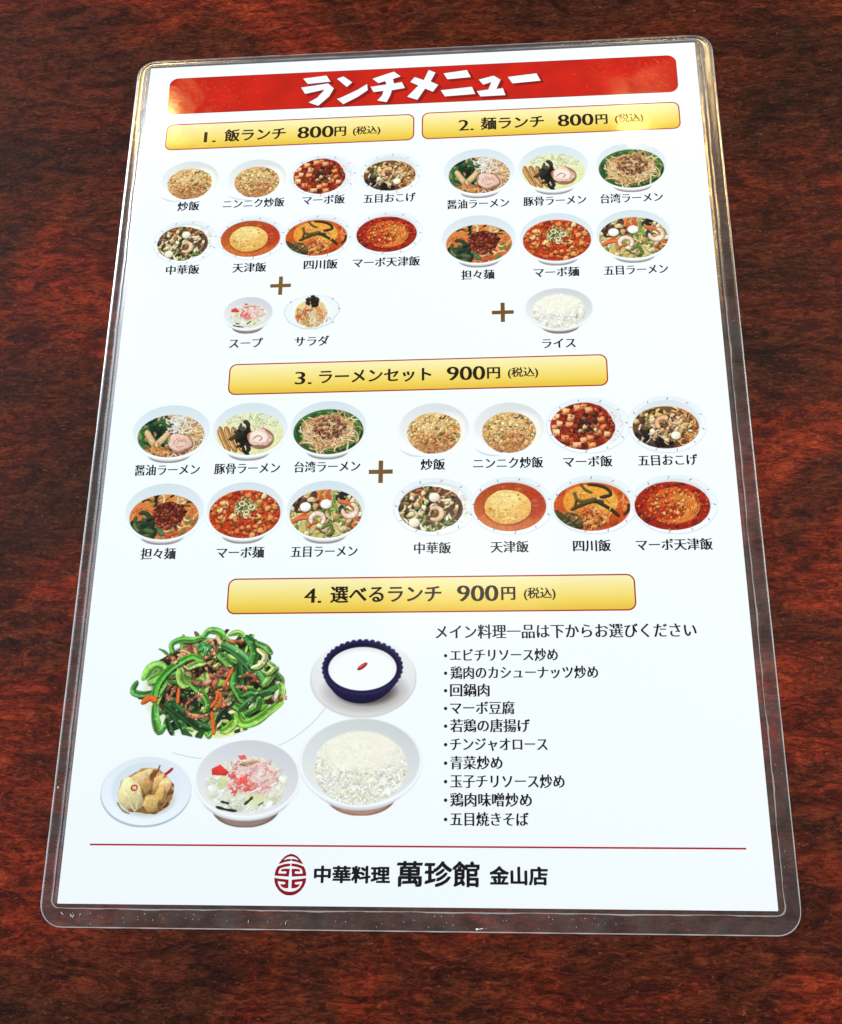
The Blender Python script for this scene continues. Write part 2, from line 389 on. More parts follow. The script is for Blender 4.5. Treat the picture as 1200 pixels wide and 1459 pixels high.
def p_chuka(c):
    plate(c, ph=.9); e = (7, 93, 12, 93)
    c.clip = c.mask(*e); c.fullell(*e, (246, 246, 240), 2, (250, 250, 246))
    c.scatter(110, (56, 96, 14, 80), [(252, 252, 248), (242, 240, 228), (230, 228, 214)], 1.2, 2.4, (.4, .7), .05, .1, sh=.08)
    c.clip = c.mask(6, 84, 14, 93, wob=.05) * c.mask(*e)
    c.fullell(6, 84, 14, 93, (96, 74, 50), 2, (84, 58, 38))
    c.strands(60, (8, 82, 16, 92), [(60, 44, 34), (36, 28, 24), (130, 96, 60), (160, 124, 80)], 2.5, 5, 11, .5)
    c.strands(44, (10, 84, 20, 90), [(226, 214, 170), (200, 196, 130), (150, 164, 84), (236, 230, 200)], 2, 4.6, 11, .4)
    c.strands(9, (20, 68, 18, 46), [(214, 110, 62), (226, 150, 110)], 2, 3.4, 12, .3)
    c.scatter(36, (12, 78, 24, 86), [(226, 196, 150), (206, 166, 112), (240, 222, 184), (90, 60, 40)], 2.6, 5.6, (.4, .8))
    c.strands(10, (34, 80, 60, 88), [(96, 130, 60), (130, 160, 84)], 2, 4.4, 9, .3)
    shrimp(c, 51, 62, 8, -2.2, (240, 208, 166))
    for x, y in ((50, 34), (26, 77)):
        c.ell(x, y + 1.4, 7.4, 6.4, (80, 60, 40), 0, 2, alpha=.6); c.ell(x, y, 6.6, 5.9, (244, 232, 206), 0, 1, .14, .15)
    c.clip = None
def p_tenshin(c):
    plate(c, ph=.35); e = (4, 91, 10, 93)
    c.clip = c.mask(*e); c.fullell(*e, (170, 72, 34), 1.5, (206, 106, 50))
    c.fullell(60, 92, 20, 70, (176, 50, 26), 10, alpha=.7); c.fullell(10, 50, 60, 95, (206, 116, 58), 8, alpha=.7)
    for k in range(26):
        x, y = c.inreg(e); c.ell(x, y, c.r.uniform(1.5, 4), c.r.uniform(1, 2), c.r.choice([(220, 120, 70), (190, 84, 46), (230, 150, 96)]), 0, 2.5, alpha=.5)
    c.fullell(16, 74, 24, 84, (120, 50, 22), 4, alpha=.6)
    m = c.mask(17, 73, 23, 81, wob=.02); c.clip = m
    c.fullell(16, 74, 22, 82, (246, 210, 128), 1.5, (224, 158, 66))
    for k in range(70):
        x, y = c.inreg((18, 72, 24, 80)); a = c.r.uniform(-.5, .9)
        c.stroke([(x, y), (x + 6 * math.cos(a), y + 4 * math.sin(a)), (x + 11 * math.cos(a + .5), y + 8 * math.sin(a + .5))], c.r.uniform(1.2, 3), c.jit(c.r.choice([(248, 214, 132), (238, 192, 104), (222, 164, 76), (252, 226, 152)]), 8), .12, .2, alpha=.6)
    c.fullell(24, 60, 26, 56, (255, 232, 160), 9, alpha=.5); c.scatter(6, (20, 70, 28, 78), [(170, 124, 54)], .7, 1.4, sh=.1); c.clip = None
def p_shisen(c):
    plate(c, ph=.1); e = (3, 92, 12, 94)
    c.clip = c.mask(*e); c.fullell(*e, (206, 96, 34), 1.5, (186, 70, 28))
    c.scatter(50, e, [(214, 104, 44), (190, 74, 30), (228, 130, 60)], 2, 5, (.4, .8), .1, .2)
    c.clip = c.mask(14, 78, 16, 76, wob=.02) * c.mask(*e)
    c.fullell(14, 78, 14, 78, (238, 170, 64), 2, (220, 130, 40))
    c.fullell(50, 78, 34, 72, (244, 186, 60), 5, alpha=.7)
    c.clip = c.mask(*e)
    c.scatter(60, (26, 66, 54, 88), [(226, 130, 60), (206, 100, 44), (236, 160, 90)], 2, 4.6)
    c.strands(34, (22, 70, 20, 90), [(232, 150, 80), (240, 180, 110), (214, 120, 60)], 1.1, 2, 14, .4)
    dk = [(74, 66, 32), (56, 50, 28), (100, 92, 48)]
    for p, w_ in (([(28, 30), (30, 40), (36, 44), (52, 40)], 4), ([(24, 58), (36, 50), (48, 45), (60, 46)], 5), ([(52, 44), (64, 54), (72, 62), (78, 70)], 4.5),
                  ([(44, 16), (56, 18), (66, 24), (70, 34), (58, 38)], 4), ([(36, 16), (40, 24), (48, 30)], 3.5), ([(4, 62), (12, 70), (20, 80), (34, 86)], 8),
                  ([(4, 72), (14, 82), (28, 92)], 7), ([(16, 66), (24, 76), (34, 80)], 4.5), ([(30, 42), (28, 52)], 3), ([(90, 50), (89, 60), (84, 68)], 3)):
        c.stroke(p, w_, c.r.choice(dk), .45, .5)
    c.strands(14, (6, 34, 60, 92), [(120, 110, 66), (60, 54, 34)], 1, 2, 9, .3)
    c.strands(10, (60, 92, 20, 60), [(236, 170, 100), (226, 140, 70)], 1, 1.7, 11, .3); c.clip = None
def p_mapo_tenshin(c):
    plate(c, ph=.6); e = (3, 91, 12, 93)
    c.clip = c.mask(*e); c.fullell(*e, (176, 44, 24), 1.5, (150, 34, 20))
    c.scatter(170, e, [(180, 52, 28), (150, 34, 20), (204, 84, 44), (126, 28, 18)], 1.2, 3)
    c.clip = c.mask(18, 80, 22, 84, wob=.02) * c.mask(*e)
    c.fullell(16, 82, 20, 84, (222, 104, 40), 3, (200, 64, 28))
    c.scatter(130, (18, 80, 22, 84), [(232, 116, 46), (214, 84, 34), (240, 150, 70), (190, 54, 26)], 1.6, 3.8, (.4, .8))
    for k in range(8):
        q = .35 + .08 * k
        c.stroke([(50 + 31 * q * math.cos(t), 52 + 31 * q * math.sin(t)) for t in [(-2.2 + i * .45 + k * .3) for i in range(6)]], c.r.uniform(1.4, 2.4), (240, 150, 64), .25, .3, alpha=.8)
    c.fullell(28, 48, 50, 78, (170, 36, 20), 6, alpha=.45)
    c.scatter(18, (24, 78, 30, 82), [(244, 180, 110), (240, 160, 84)], 1.4, 2.8)
    c.clip = c.mask(*e); c.scatter(24, e, [(226, 120, 70), (236, 150, 100)], .7, 1.5); c.clip = None
def p_soup(c, big=False):
    c.fullell(19, 82, 56, 100, (118, 96, 90), 1.5)
    c.fullell(22, 79, 56, 98.5, (150, 126, 116), 3)
    c.fullell(8, 92, 36, 92.5, (206, 204, 204), 1.6)
    c.fullell(0, 100, 0, 91, (230, 234, 238), 2)
    c.fullell(.5, 99.5, 0, 89, (246, 248, 250), 1.5)
    c.fullell(2, 98, 1, 87, (202, 204, 210), 3, (236, 236, 236), gx=-.35, gy=.8)
    e = (12, 88, 20, 84)
    c.clip = c.mask(*e, soft=7); c.fullell(*e, (228, 224, 214), 5, (222, 226, 204))
    c.scatter(60, e, [(232, 230, 214), (222, 224, 200), (240, 238, 228)], 3, 7, (.4, .7), .05, .05, .3, sh=.05)
    c.strands(90, e, [(244, 242, 232), (228, 226, 206), (250, 250, 244), (206, 210, 180)], .9, 2.0, 7, .8, .1, .2)
    c.fullell(34, 78, 24, 64, (236, 190, 182), 9, alpha=.6)
    c.strands(120, (32, 82, 24, 62), [(246, 214, 206), (238, 188, 180), (252, 232, 226), (226, 156, 150)], .9, 2.2, 7, .7, .12, .22)
    c.strands(20, (30, 58, 42, 62), [(234, 120, 112), (228, 100, 94), (242, 160, 150)], 1.6, 3.4, 6, .6, .15, .25)
    c.clip = None
    c.poly([(16, 34), (24, 29), (33, 38), (30, 42), (17, 41)], (226, 62, 54), 1, .2)
    c.poly([(43, 44), (50, 43), (51, 50), (44, 51)], (232, 86, 80), .9, .2)
    c.poly([(40, 19), (47, 18), (49, 23), (43, 24)], (226, 84, 78), .85)
    c.stroke([(44, 28), (52, 27), (58, 25)], 3, (196, 160, 110), .2, .3); c.stroke([(42, 29), (50, 31)], .8, (80, 66, 40), 0, 0)
    c.ell(27, 49, 4.5, 6, (206, 214, 150), .2, 2, alpha=.8); c.ell(60, 68, 11, 5, (216, 222, 170), 0, 3, alpha=.8)
    c.stroke([(23, 77), (32, 80), (42, 81.5)], 2.4, (36, 52, 36), .2, .3, smooth=False)
    c.stroke([(27, 71), (34, 73)], 2.2, (52, 64, 50), .2, .3); c.stroke([(49, 74), (53, 70), (56, 66)], 2.4, (50, 66, 40), .2, .3)
    c.stroke([(62, 75), (66, 72)], 1.6, (110, 130, 80), .2, .3)
def p_salad(c):
    o = [(4, 28), (22, 10), (48, 2), (78, 6), (96, 26), (100, 48), (84, 84), (58, 98), (34, 96), (10, 78), (0, 52)]
    c.poly(o, (206, 216, 218)); c.poly([(50 + (x - 50) * .96, 49 + (y - 50) * .95) for x, y in o], (232, 240, 240))
    c.poly([(50 + (x - 50) * .7, 47 + (y - 50) * .7) for x, y in o], (240, 244, 238), .8)
    c.clip = c.mask(20, 78, 14, 92, wob=.05, soft=2)
    c.fullell(20, 78, 14, 92, (232, 200, 140), 4)
    c.strands(120, (24, 74, 30, 90), [(240, 216, 164), (226, 188, 124), (248, 232, 196), (206, 156, 96)], 1.4, 2.8, 16, .4, .2, .4, 1.2, .9)
    c.strands(12, (22, 40, 34, 66), [(206, 110, 60), (224, 150, 100)], 1.8, 3, 12, .2, ang=-1)
    c.stroke([(56, 32), (63, 45), (66, 58)], 7, (230, 150, 90), .2, .3)
    c.clip = None
    c.scatter(16, (58, 84, 56, 80), [(232, 110, 110), (240, 150, 140)], .7, 1.5)
    c.scatter(50, (40, 62, 6, 34), [(52, 34, 30), (30, 22, 22), (84, 56, 44)], 1.8, 3.6)
    for x, y in ((12, 20), (86, 14), (98, 42), (88, 80)): c.ell(x, y, 1.4, 1.1, (70, 76, 84), 0, 1)
def p_rice(c, big=False):
    c.fullell(23, 79, 60, 100, (146, 108, 92) if big else (124, 106, 100), 1.4)
    c.fullell(26, 76, 60, 98.5, (176, 136, 118) if big else (140, 122, 116), 3)
    c.fullell(12, 88, 40, 94.5, (206, 206, 206), 1.6)
    c.fullell(0, 100, 0, 92.5, (222, 228, 232), 2)
    c.fullell(.5, 99.5, 0, 91, (244, 247, 249), 1.5)
    c.fullell(2, 98, 1, 88, (200, 205, 206), 3, (234, 236, 233), gx=-.3, gy=.8)
    e = (12, 88, 14, 89)
    c.clip = c.mask(*e, wob=.015, soft=4)
    c.fullell(*e, (238, 237, 224), 6, (226, 225, 202))
    q = 1.0 if big else 1.35
    c.scatter(60, e, [(242, 241, 228), (234, 233, 214), (248, 247, 238)], 3 * q, 6 * q, (.5, .8), .07, .08, .25, sh=.08)
    c.scatter(420 if big else 190, e, [(249, 248, 240), (243, 242, 228), (235, 234, 214), (252, 251, 246)], .9 * q, 1.9 * q, (.4, .65), .06, .08, .1, sh=.1)
    for i in range(60 if big else 30):
        x, y = c.inreg((16, 84, 52, 90))
        c.ell(x, y, c.r.uniform(.6, 1.8), c.r.uniform(.4, 1.0), c.r.choice([(190, 188, 150), (168, 164, 122), (206, 204, 172)]), c.r.uniform(0, 3), 1.6, alpha=.55)
    c.scatter(70 if big else 30, (18, 82, 40, 90), [(252, 251, 243), (245, 244, 230)], .9 * q, 2.0 * q, (.4, .65), .06, .06, .1, sh=.08)
    for i in range(36):
        a = c.r.uniform(-.2, 3.3); x, y = 50 + 36 * math.cos(a), 52 + 37 * math.sin(a)
        c.ell(x, y, .8, .5, (160, 160, 128), a, 1.6, alpha=.45)
    c.clip = c.mask(*e, soft=10); c.fullell(18, 82, 12, 54, (244, 241, 222), 16, alpha=.75); c.clip = None
def p_annin(c):
    c.fullell(0, 100, 2, 100, (204, 206, 206), 1.6, (210, 210, 206)); c.fullell(1, 99, 1, 97.5, (236, 240, 241), 2, (216, 216, 212))
    c.fullell(14, 90, 40, 92, (170, 166, 164), 14, alpha=.75); c.fullell(26, 80, 50, 84, (84, 74, 76), 10, alpha=.9)
    c.fullell(16, 81, 10, 82, (36, 30, 76), 1.5, (20, 16, 48)); c.fullell(12.5, 84.5, 6, 77.5, (28, 23, 62), 1.5, (26, 20, 60))
    for i in range(38):
        a = i * 2 * math.pi / 38
        x, y = 49 + 35.8 * math.cos(a), 37 + 33.2 * math.sin(a)
        c.ell(x, y + .6, 2.6, 2.4, (34, 29, 72), 0, 2.2, .2, .1)
        if c.r.random() < .45: c.ell(x + c.r.uniform(-1, 1), y - .6, .8, .5, (110, 108, 168), a, 1.3, alpha=.6)
    c.fullell(11.8, 85.8, 3.4, 71.5, (34, 29, 72), 1.4, (40, 34, 82)); c.fullell(14, 83.8, 6.5, 69, (20, 15, 46), 1.4, (32, 26, 66))
    c.fullell(16.9, 81.2, 11.5, 66, (226, 224, 228), 1.4, (250, 249, 246)); c.fullell(20, 78, 16, 63, (250, 249, 247), 10)
    c.ell(49, 36, 5.6, 2.1, (176, 36, 36), -.62, 1, .2, .3); c.ell(48.5, 35.4, 3.4, .8, (222, 84, 74), -.62, 1, alpha=.8)
def p_pickles(c):
    c.fullell(0, 100, 2, 100, (186, 198, 206), 1.4, (172, 186, 196)); c.fullell(.8, 99.6, 1, 97, (220, 230, 236), 2, (236, 244, 250), gx=-.2)
    c.fullell(12, 88, 8, 88, (206, 220, 228), 5, (232, 240, 246), gx=.4, gy=.6)
    c.fullell(24, 82, 40, 84, (196, 186, 170), 9, alpha=.7)
    c.clip = c.mask(20, 81, 18, 82, wob=.06, soft=1.4)
    c.fullell(18, 82, 16, 84, (190, 148, 92), 2, (136, 96, 54))
    c.scatter(44, (38, 80, 22, 78), [(196, 146, 92), (170, 116, 68), (214, 172, 120), (130, 80, 48)], 4, 8, (.4, .7), .25, .35, .15)
    c.strands(16, (46, 80, 22, 72), [(206, 160, 104), (150, 96, 56), (226, 190, 140)], 2, 4, 14, .3, ang=1.2, spread=.6)
    for x, y, rx, ry, a, col in ((42, 32, 15, 7, -.5, (226, 196, 140)), (62, 38, 5, 11, .5, (212, 170, 112)), (70, 46, 6, 14, .2, (222, 186, 134)), (64, 58, 5, 14, .4, (204, 160, 100)), (56, 66, 10, 9, .3, (216, 176, 108)), (48, 46, 6, 12, .6, (186, 138, 84)), (30, 60, 13, 17, -.25, (230, 212, 158)), (32, 55, 15, 17, -.4, (230, 214, 160))):
        c.ell(x + 1, y + 2, rx, ry, (104, 70, 36), a, 2.4, alpha=.55, wob=.08); c.ell(x, y, rx, ry, col, a, 1.3, .2, .1, wob=.12)
        for k in range(5):
            t = c.r.uniform(-.6, .6); u, v = x + rx * t * math.cos(a), y + rx * t * math.sin(a)
            c.stroke([(u + ry * .5 * math.sin(a), v - ry * .5), (u + 1, v), (u - ry * .5 * math.sin(a), v + ry * .6)], c.r.uniform(.8, 2), tuple(min(255, q + c.r.choice((-22, 16))) for q in col), 0, 0, alpha=.5)
    c.strands(5, (22, 48, 34, 76), [(238, 222, 180), (206, 176, 118)], .8, 1.4, 10, .2, .1, .1, 1.4, .4)
    c.clip = None
    c.stroke([(20, 66), (26, 76), (34, 81)], 1.8, (150, 140, 50), .1, .2)
    p = [(37 + 3.2 * math.cos(t), 45 + 3.6 * math.sin(t)) for t in [i * .7 for i in range(10)]]
    c.stroke(p, 1.6, (184, 40, 34), .2, .3); c.stroke([(70, 26), (74, 22), (77, 18)], 3, (176, 30, 40), .2, .3)
    c.stroke([(58, 30), (61, 22), (63, 14)], 2, (150, 80, 46), .2, .3)
def p_stirfry(c):
    c.fullell(8, 96, 14, 98, (206, 222, 150), 9, alpha=.55); c.fullell(40, 72, 80, 98, (222, 226, 130), 6, alpha=.7)
    G = [(84, 150, 48), (112, 176, 62), (54, 116, 40), (142, 196, 82), (36, 86, 34), (164, 206, 98), (70, 134, 54)]
    D = [(28, 56, 26), (38, 74, 32), (22, 40, 22)]
    M = [(196, 136, 96), (166, 100, 66), (220, 168, 126), (132, 76, 50), (184, 116, 78)]
    lim = c.mask(2, 99, 3, 98, wob=.02, soft=1.5); c.clip = lim
    c.fullell(14, 92, 12, 92, (60, 52, 28), 6)
    c.strands(80, (14, 92, 14, 92), D + [(70, 50, 30), (50, 34, 22)], 2.4, 5, 16, .5)
    c.strands(80, (16, 86, 16, 84), G, 1.8, 4.0, 13, .25, .14, .3, taper=.4)
    c.scatter(120, (20, 82, 14, 80), M, 1.4, 3.4, (.35, .7), .3, .45)
    c.strands(46, (20, 82, 16, 82), M + [(236, 190, 150)], 1.6, 3, 9, .5, .3, .5)
    c.strands(30, (24, 88, 12, 84), [(196, 214, 130), (222, 226, 170), (170, 198, 100)], 1.2, 2.2, 12, .5)
    c.fullell(22, 54, 50, 86, (44, 26, 16), 9, alpha=.55); c.fullell(56, 84, 44, 70, (30, 30, 16), 9, alpha=.5)
    c.scatter(44, (34, 68, 30, 62), M, 1.6, 3.4, (.35, .7), .3, .45)
    c.strands(22, (20, 90, 56, 92), G + D, 2.0, 4.2, 13, .25, .16, .3, taper=.4)
    c.clip = None
    shm = c.mask(10, 92, 12, 90, wob=.04, soft=5)
    def off(p, d):
        q = []
        for i in range(len(p)):
            a, b = p[max(i - 1, 0)], p[min(i + 1, len(p) - 1)]; dx, dy = b[0] - a[0], b[1] - a[1]; l = math.hypot(dx, dy) + 1e-6
            q.append((p[i][0] + dy / l * d, p[i][1] - dx / l * d))
        return q
    def gs(p, w_, col):
        w_ *= 1.12; col = tuple(min(255, v * 1.08 + 4) for v in col); sd = c.r.choice((-1, 1))
        dk = tuple(v * .5 for v in col); lt = tuple(min(255, v * 1.1 + 52) for v in col)
        c.clip = shm; c.stroke([(x + .4, y + 1.2) for x, y in p], w_ * 1.15, (20, 28, 12), 0, 0, alpha=.6, taper=.3); c.clip = None
        c.stroke(p, w_, col, .16, .22, side=.12, taper=.35)
        c.stroke(off(p, sd * w_ * .27), w_ * .42, dk, 0, .1, alpha=.65, taper=.5)
        c.stroke(off(p, -sd * w_ * .3), w_ * .26, lt, 0, .1, alpha=.55, taper=.6)
        c.stroke(off(p, sd * w_ * .46), w_ * .16, tuple(min(255, v * 1.1 + 20) for v in col), 0, 0, alpha=.4, taper=.5)
        for _ in range(3):
            u, v = c.r.choice(p[1:]); c.ell(u + c.r.uniform(-.6, .6), v + c.r.uniform(-.8, .4), w_ * c.r.uniform(.14, .3), w_ * .1, (206, 228, 160), c.r.uniform(-.6, .6), 1.4, alpha=.4)
    for k in range(22):
        x, y = c.inreg((16, 86, 16, 84)); a = c.r.uniform(0, 6.28); b = c.r.uniform(-.35, .35); p = [(x, y)]
        for t in range(4):
            x += math.cos(a) * 4; y += math.sin(a) * 4.6; a += b; p.append((x, y))
        if all(8 < u < 92 and 8 < v < 90 for u, v in p): gs(p, c.r.uniform(2.4, 4.4), c.jit(c.r.choice(G + [(160, 196, 96), (40, 84, 36)]), 10))
    c.scatter(60, (26, 76, 22, 74), M + [(236, 188, 150), (120, 64, 40)], 1.0, 2.6, (.35, .7), .35, .4, .3)
    c.scatter(26, (24, 82, 24, 80), [(34, 28, 16), (26, 34, 16)], 1.2, 3, (.4, .8), 0, 0, .3, sh=.1)
    for p, w_, col in (
        ([(4, 50), (2, 58), (8, 61), (15, 59)], 4, (70, 132, 56)), ([(8, 47), (12, 38), (18, 36), (20, 42), (12, 50)], 6, (118, 178, 72)),
        ([(25, 24), (24, 17), (30, 13), (38, 13), (46, 9)], 3.6, (86, 160, 56)), ([(44, 10), (48, 5), (55, 7), (57, 12)], 4.2, (92, 160, 62)),
        ([(16, 68), (17, 54), (22, 42), (30, 33), (38, 28), (45, 32)], 4, (74, 158, 48)), ([(17, 70), (18, 82), (21, 92), (24, 88)], 5, (84, 152, 60)),
        ([(24, 70), (30, 76), (34, 84), (36, 90)], 6, (44, 96, 44)), ([(28, 70), (38, 80), (46, 88), (52, 90)], 6, (34, 76, 36)), ([(25, 82), (28, 92), (30, 95)], 3, (30, 64, 34)),
        ([(33, 44), (40, 54), (47, 62), (50, 70), (48, 76)], 3.6, (84, 146, 52)), ([(57, 17), (66, 24), (74, 34), (80, 44), (85, 53)], 5.6, (74, 136, 74)),
        ([(70, 11), (75, 16), (77, 26), (75, 36)], 5.6, (50, 112, 42)), ([(60, 9), (66, 7), (70, 10)], 3.4, (124, 174, 70)),
        ([(78, 16), (84, 20), (88, 26)], 3.4, (96, 150, 64)), ([(79, 22), (84, 28), (81, 36), (76, 38)], 3.2, (206, 214, 140)),
        ([(66, 42), (65, 52), (68, 60), (72, 68)], 3.8, (66, 132, 46)), ([(68, 34), (69, 46), (70, 54)], 4.4, (34, 82, 34)),
        ([(92, 38), (88, 46), (84, 54)], 4.2, (120, 160, 72)), ([(91, 42), (95, 48), (96, 54)], 3, (70, 110, 56)), ([(86, 34), (90, 38), (86, 44)], 3, (150, 184, 96)),
        ([(68, 78), (72, 86), (80, 84), (88, 76), (96, 68)], 5.2, (122, 186, 62)), ([(95, 52), (96, 60), (94, 66)], 4, (136, 180, 76)),
        ([(60, 93), (64, 90), (68, 84)], 5, (136, 190, 66)), ([(56, 84), (60, 74), (66, 66)], 3, (30, 52, 28)), ([(70, 74), (76, 66), (84, 60), (90, 58)], 3.2, (54, 100, 50)),
        ([(74, 78), (80, 72), (82, 64)], 3.6, (70, 124, 54)), ([(70, 62), (76, 58), (80, 60)], 4, (60, 120, 44)),
        ([(42, 22), (44, 18), (47, 20), (46, 26)], 4, (70, 150, 84)), ([(30, 40), (32, 50), (36, 54)], 5, (126, 170, 70)), ([(36, 38), (42, 34), (46, 34)], 4, (140, 182, 84)),
        ([(54, 26), (58, 30), (62, 36)], 5, (84, 140, 56)), ([(50, 94), (52, 97), (54, 93)], 2.4, (100, 160, 60)), ([(38, 90), (42, 92)], 2.4, (120, 170, 80))):
        gs(p, w_, col)
    c.ell(57, 51, 4, 2.2, (142, 196, 84), -.2, 1, .15, .3)
    for p, w_, col in (([(36, 74), (40, 79), (46, 80), (52, 78)], 4, (206, 138, 96)), ([(36, 70), (40, 65), (44, 61)], 2.4, (170, 96, 66)), ([(25, 66), (27, 60), (29, 56)], 3, (196, 140, 100)),
                       ([(47, 14), (50, 16), (53, 24)], 3, (214, 150, 110)), ([(60, 14), (66, 15), (70, 14)], 3, (196, 116, 70)), ([(46, 30), (50, 26), (52, 22)], 3, (180, 110, 70)),
                       ([(40, 50), (46, 52), (52, 48)], 4.4, (206, 140, 110)), ([(50, 44), (54, 48), (52, 54)], 4, (190, 112, 80)), ([(58, 38), (62, 42), (58, 46)], 4, (196, 126, 96)),
                       ([(70, 46), (76, 44), (80, 50)], 4, (160, 92, 66)), ([(70, 54), (74, 56)], 3, (200, 130, 100)), ([(54, 74), (58, 71), (62, 70)], 3.4, (206, 130, 90)), ([(24, 28), (28, 32)], 4, (206, 130, 84)),
                       ([(92, 66), (96, 64)], 3, (180, 120, 70))):
        c.stroke([(x + .4, y + 1.2) for x, y in p], w_ * .95, (50, 26, 14), 0, 0, alpha=.5); c.stroke(p, w_ * .72, tuple(v * .94 for v in col), .25, .35, side=.22, taper=.4)
        for _ in range(7):
            u, v = c.r.choice(p); c.ell(u + c.r.uniform(-2.5, 2.5), v + c.r.uniform(-1.8, 1.8), c.r.uniform(.6, 1.5), c.r.uniform(.4, .9), c.jit(c.r.choice([(230, 184, 146), (150, 88, 56), (196, 132, 92), (112, 62, 38)])), c.r.uniform(0, 3), 1, .2, .2, .9, .3)
    for p, w_ in (([(53, 77), (54, 86), (55, 94)], 2.6), ([(64, 38), (62, 46), (59, 54)], 2), ([(56, 57), (55, 66), (52, 72)], 2), ([(31, 56), (31, 68)], 2.2), ([(57, 60), (58, 66), (55, 72)], 1.6), ([(9, 68), (13, 64), (17, 66)], 4)):
        c.stroke(p, w_, (224, 106, 46), .25, .35)
    c.scatter(30, (16, 90, 12, 90), [(236, 246, 190), (250, 230, 204), (214, 236, 170)], .35, .8, (.3, .6), 0, 0, sh=0)

PAINT = dict(shoyu=p_shoyu, tonkotsu=p_tonkotsu, taiwan=p_taiwan, tantan=p_tantan, mapo_noodle=p_mapo_noodle, gomoku=p_gomoku,
             fried_rice=p_fried_rice, garlic_rice=p_fried_rice, mapo_rice=p_mapo_rice, okoge=p_okoge, chuka=p_chuka, tenshin=p_tenshin,
             shisen=p_shisen, mapo_tenshin=p_mapo_tenshin, soup=p_soup, salad=p_salad, rice=p_rice, stirfry=p_stirfry, annin=p_annin,
             rice_big=lambda c: p_rice(c, True), soup_big=lambda c: p_soup(c, True), pickles=p_pickles)
# ---------------------------------------------------------------- materials
def film_normal(nt):
    """the plastic film bonded over the print: slow waves, fine ripple and hairline scratches"""
    N, L = nt.nodes, nt.links
    g = N.new('ShaderNodeNewGeometry')
    n1 = N.new('ShaderNodeTexNoise'); n1.inputs['Scale'].default_value = 26; n1.inputs['Detail'].default_value = 2
    n2 = N.new('ShaderNodeTexNoise'); n2.inputs['Scale'].default_value = 260; n2.inputs['Detail'].default_value = 3
    L.new(g.outputs['Position'], n1.inputs['Vector']); L.new(g.outputs['Position'], n2.inputs['Vector'])
    mp = N.new('ShaderNodeMapping'); mp.inputs['Rotation'].default_value = (0, 0, R(62)); mp.inputs['Scale'].default_value = (60, 2200, 1)
    L.new(g.outputs['Position'], mp.inputs['Vector'])
    n3 = N.new('ShaderNodeTexNoise'); n3.inputs['Scale'].default_value = 1.0; n3.inputs['Detail'].default_value = 2
    L.new(mp.outputs[0], n3.inputs['Vector'])
    b1 = N.new('ShaderNodeBump'); b1.inputs['Distance'].default_value = 0.00022; b1.inputs['Strength'].default_value = 1
    b2 = N.new('ShaderNodeBump'); b2.inputs['Distance'].default_value = 0.00001; b2.inputs['Strength'].default_value = 1
    b3 = N.new('ShaderNodeBump'); b3.inputs['Distance'].default_value = 0.0000025; b3.inputs['Strength'].default_value = 1
    L.new(n1.outputs[0], b1.inputs['Height']); L.new(n2.outputs[0], b2.inputs['Height']); L.new(n3.outputs[0], b3.inputs['Height'])
    L.new(b1.outputs[0], b2.inputs['Normal']); L.new(b2.outputs[0], b3.inputs['Normal'])
    return b3.outputs[0]
def print_mat(name, col=None, attr=False, k=1.0, rough=.6, grad=None, noise=0.0):
    m, nt, p = new_mat(name)
    N, L = nt.nodes, nt.links
    p.inputs['Roughness'].default_value = rough
    p.inputs['Specular IOR Level'].default_value = 0.0
    p.inputs['Coat Weight'].default_value = 1.0
    cg = N.new('ShaderNodeNewGeometry'); cn = N.new('ShaderNodeTexNoise'); cn.inputs['Scale'].default_value = 38; cn.inputs['Detail'].default_value = 6; cn.inputs['Distortion'].default_value = 1.5
    L.new(cg.outputs['Position'], cn.inputs['Vector'])
    cr = N.new('ShaderNodeMapRange'); cr.inputs[1].default_value = .4; cr.inputs[2].default_value = .65; cr.inputs[3].default_value = .035; cr.inputs[4].default_value = .15
    L.new(cn.outputs[0], cr.inputs[0]); L.new(cr.outputs[0], p.inputs['Coat Roughness'])
    p.inputs['Coat IOR'].default_value = 1.5
    L.new(film_normal(nt), p.inputs['Coat Normal'])
    if attr:
        a = N.new('ShaderNodeVertexColor'); a.layer_name = 'ink'
        L.new(a.outputs[0], p.inputs['Base Color'])
    elif grad:
        g = N.new('ShaderNodeTexCoord'); s = N.new('ShaderNodeSeparateXYZ'); L.new(g.outputs['Generated'], s.inputs[0])
        r = N.new('ShaderNodeValToRGB'); L.new(s.outputs['Y'], r.inputs[0])
        e = r.color_ramp.elements
        while len(e) > 1: e.remove(e[-1])
        e[0].position = grad[0][0]; e[0].color = rgba(grad[0][1], k)
        for q, c in grad[1:]:
            x = e.new(q); x.color = rgba(c, k)
        L.new(r.outputs[0], p.inputs['Base Color'])
    else:
        p.inputs['Base Color'].default_value = rgba(col, k)
        if noise:
            g = N.new('ShaderNodeNewGeometry')
            n = N.new('ShaderNodeTexNoise'); n.inputs['Scale'].default_value = 90; n.inputs['Detail'].default_value = 5
            L.new(g.outputs['Position'], n.inputs['Vector'])
            r = N.new('ShaderNodeValToRGB'); L.new(n.outputs[0], r.inputs[0])
            r.color_ramp.elements[0].position = .35; r.color_ramp.elements[0].color = rgba([max(0, v * (1 - noise)) for v in col], k)
            r.color_ramp.elements[1].position = .65; r.color_ramp.elements[1].color = rgba([min(255, v * (1 + noise)) for v in col], k)
            L.new(r.outputs[0], p.inputs['Base Color'])
    return m
K = 0.86
M_paper = print_mat('paper_white', (240, 243, 244))
M_paper.node_tree.nodes['Principled BSDF'].inputs['Base Color'].default_value = (0.785, 0.83, 0.855, 1)
M_ink = print_mat('black_ink', (22, 22, 24), k=K)
M_ink2 = print_mat('header_ink', (40, 28, 16), k=K)
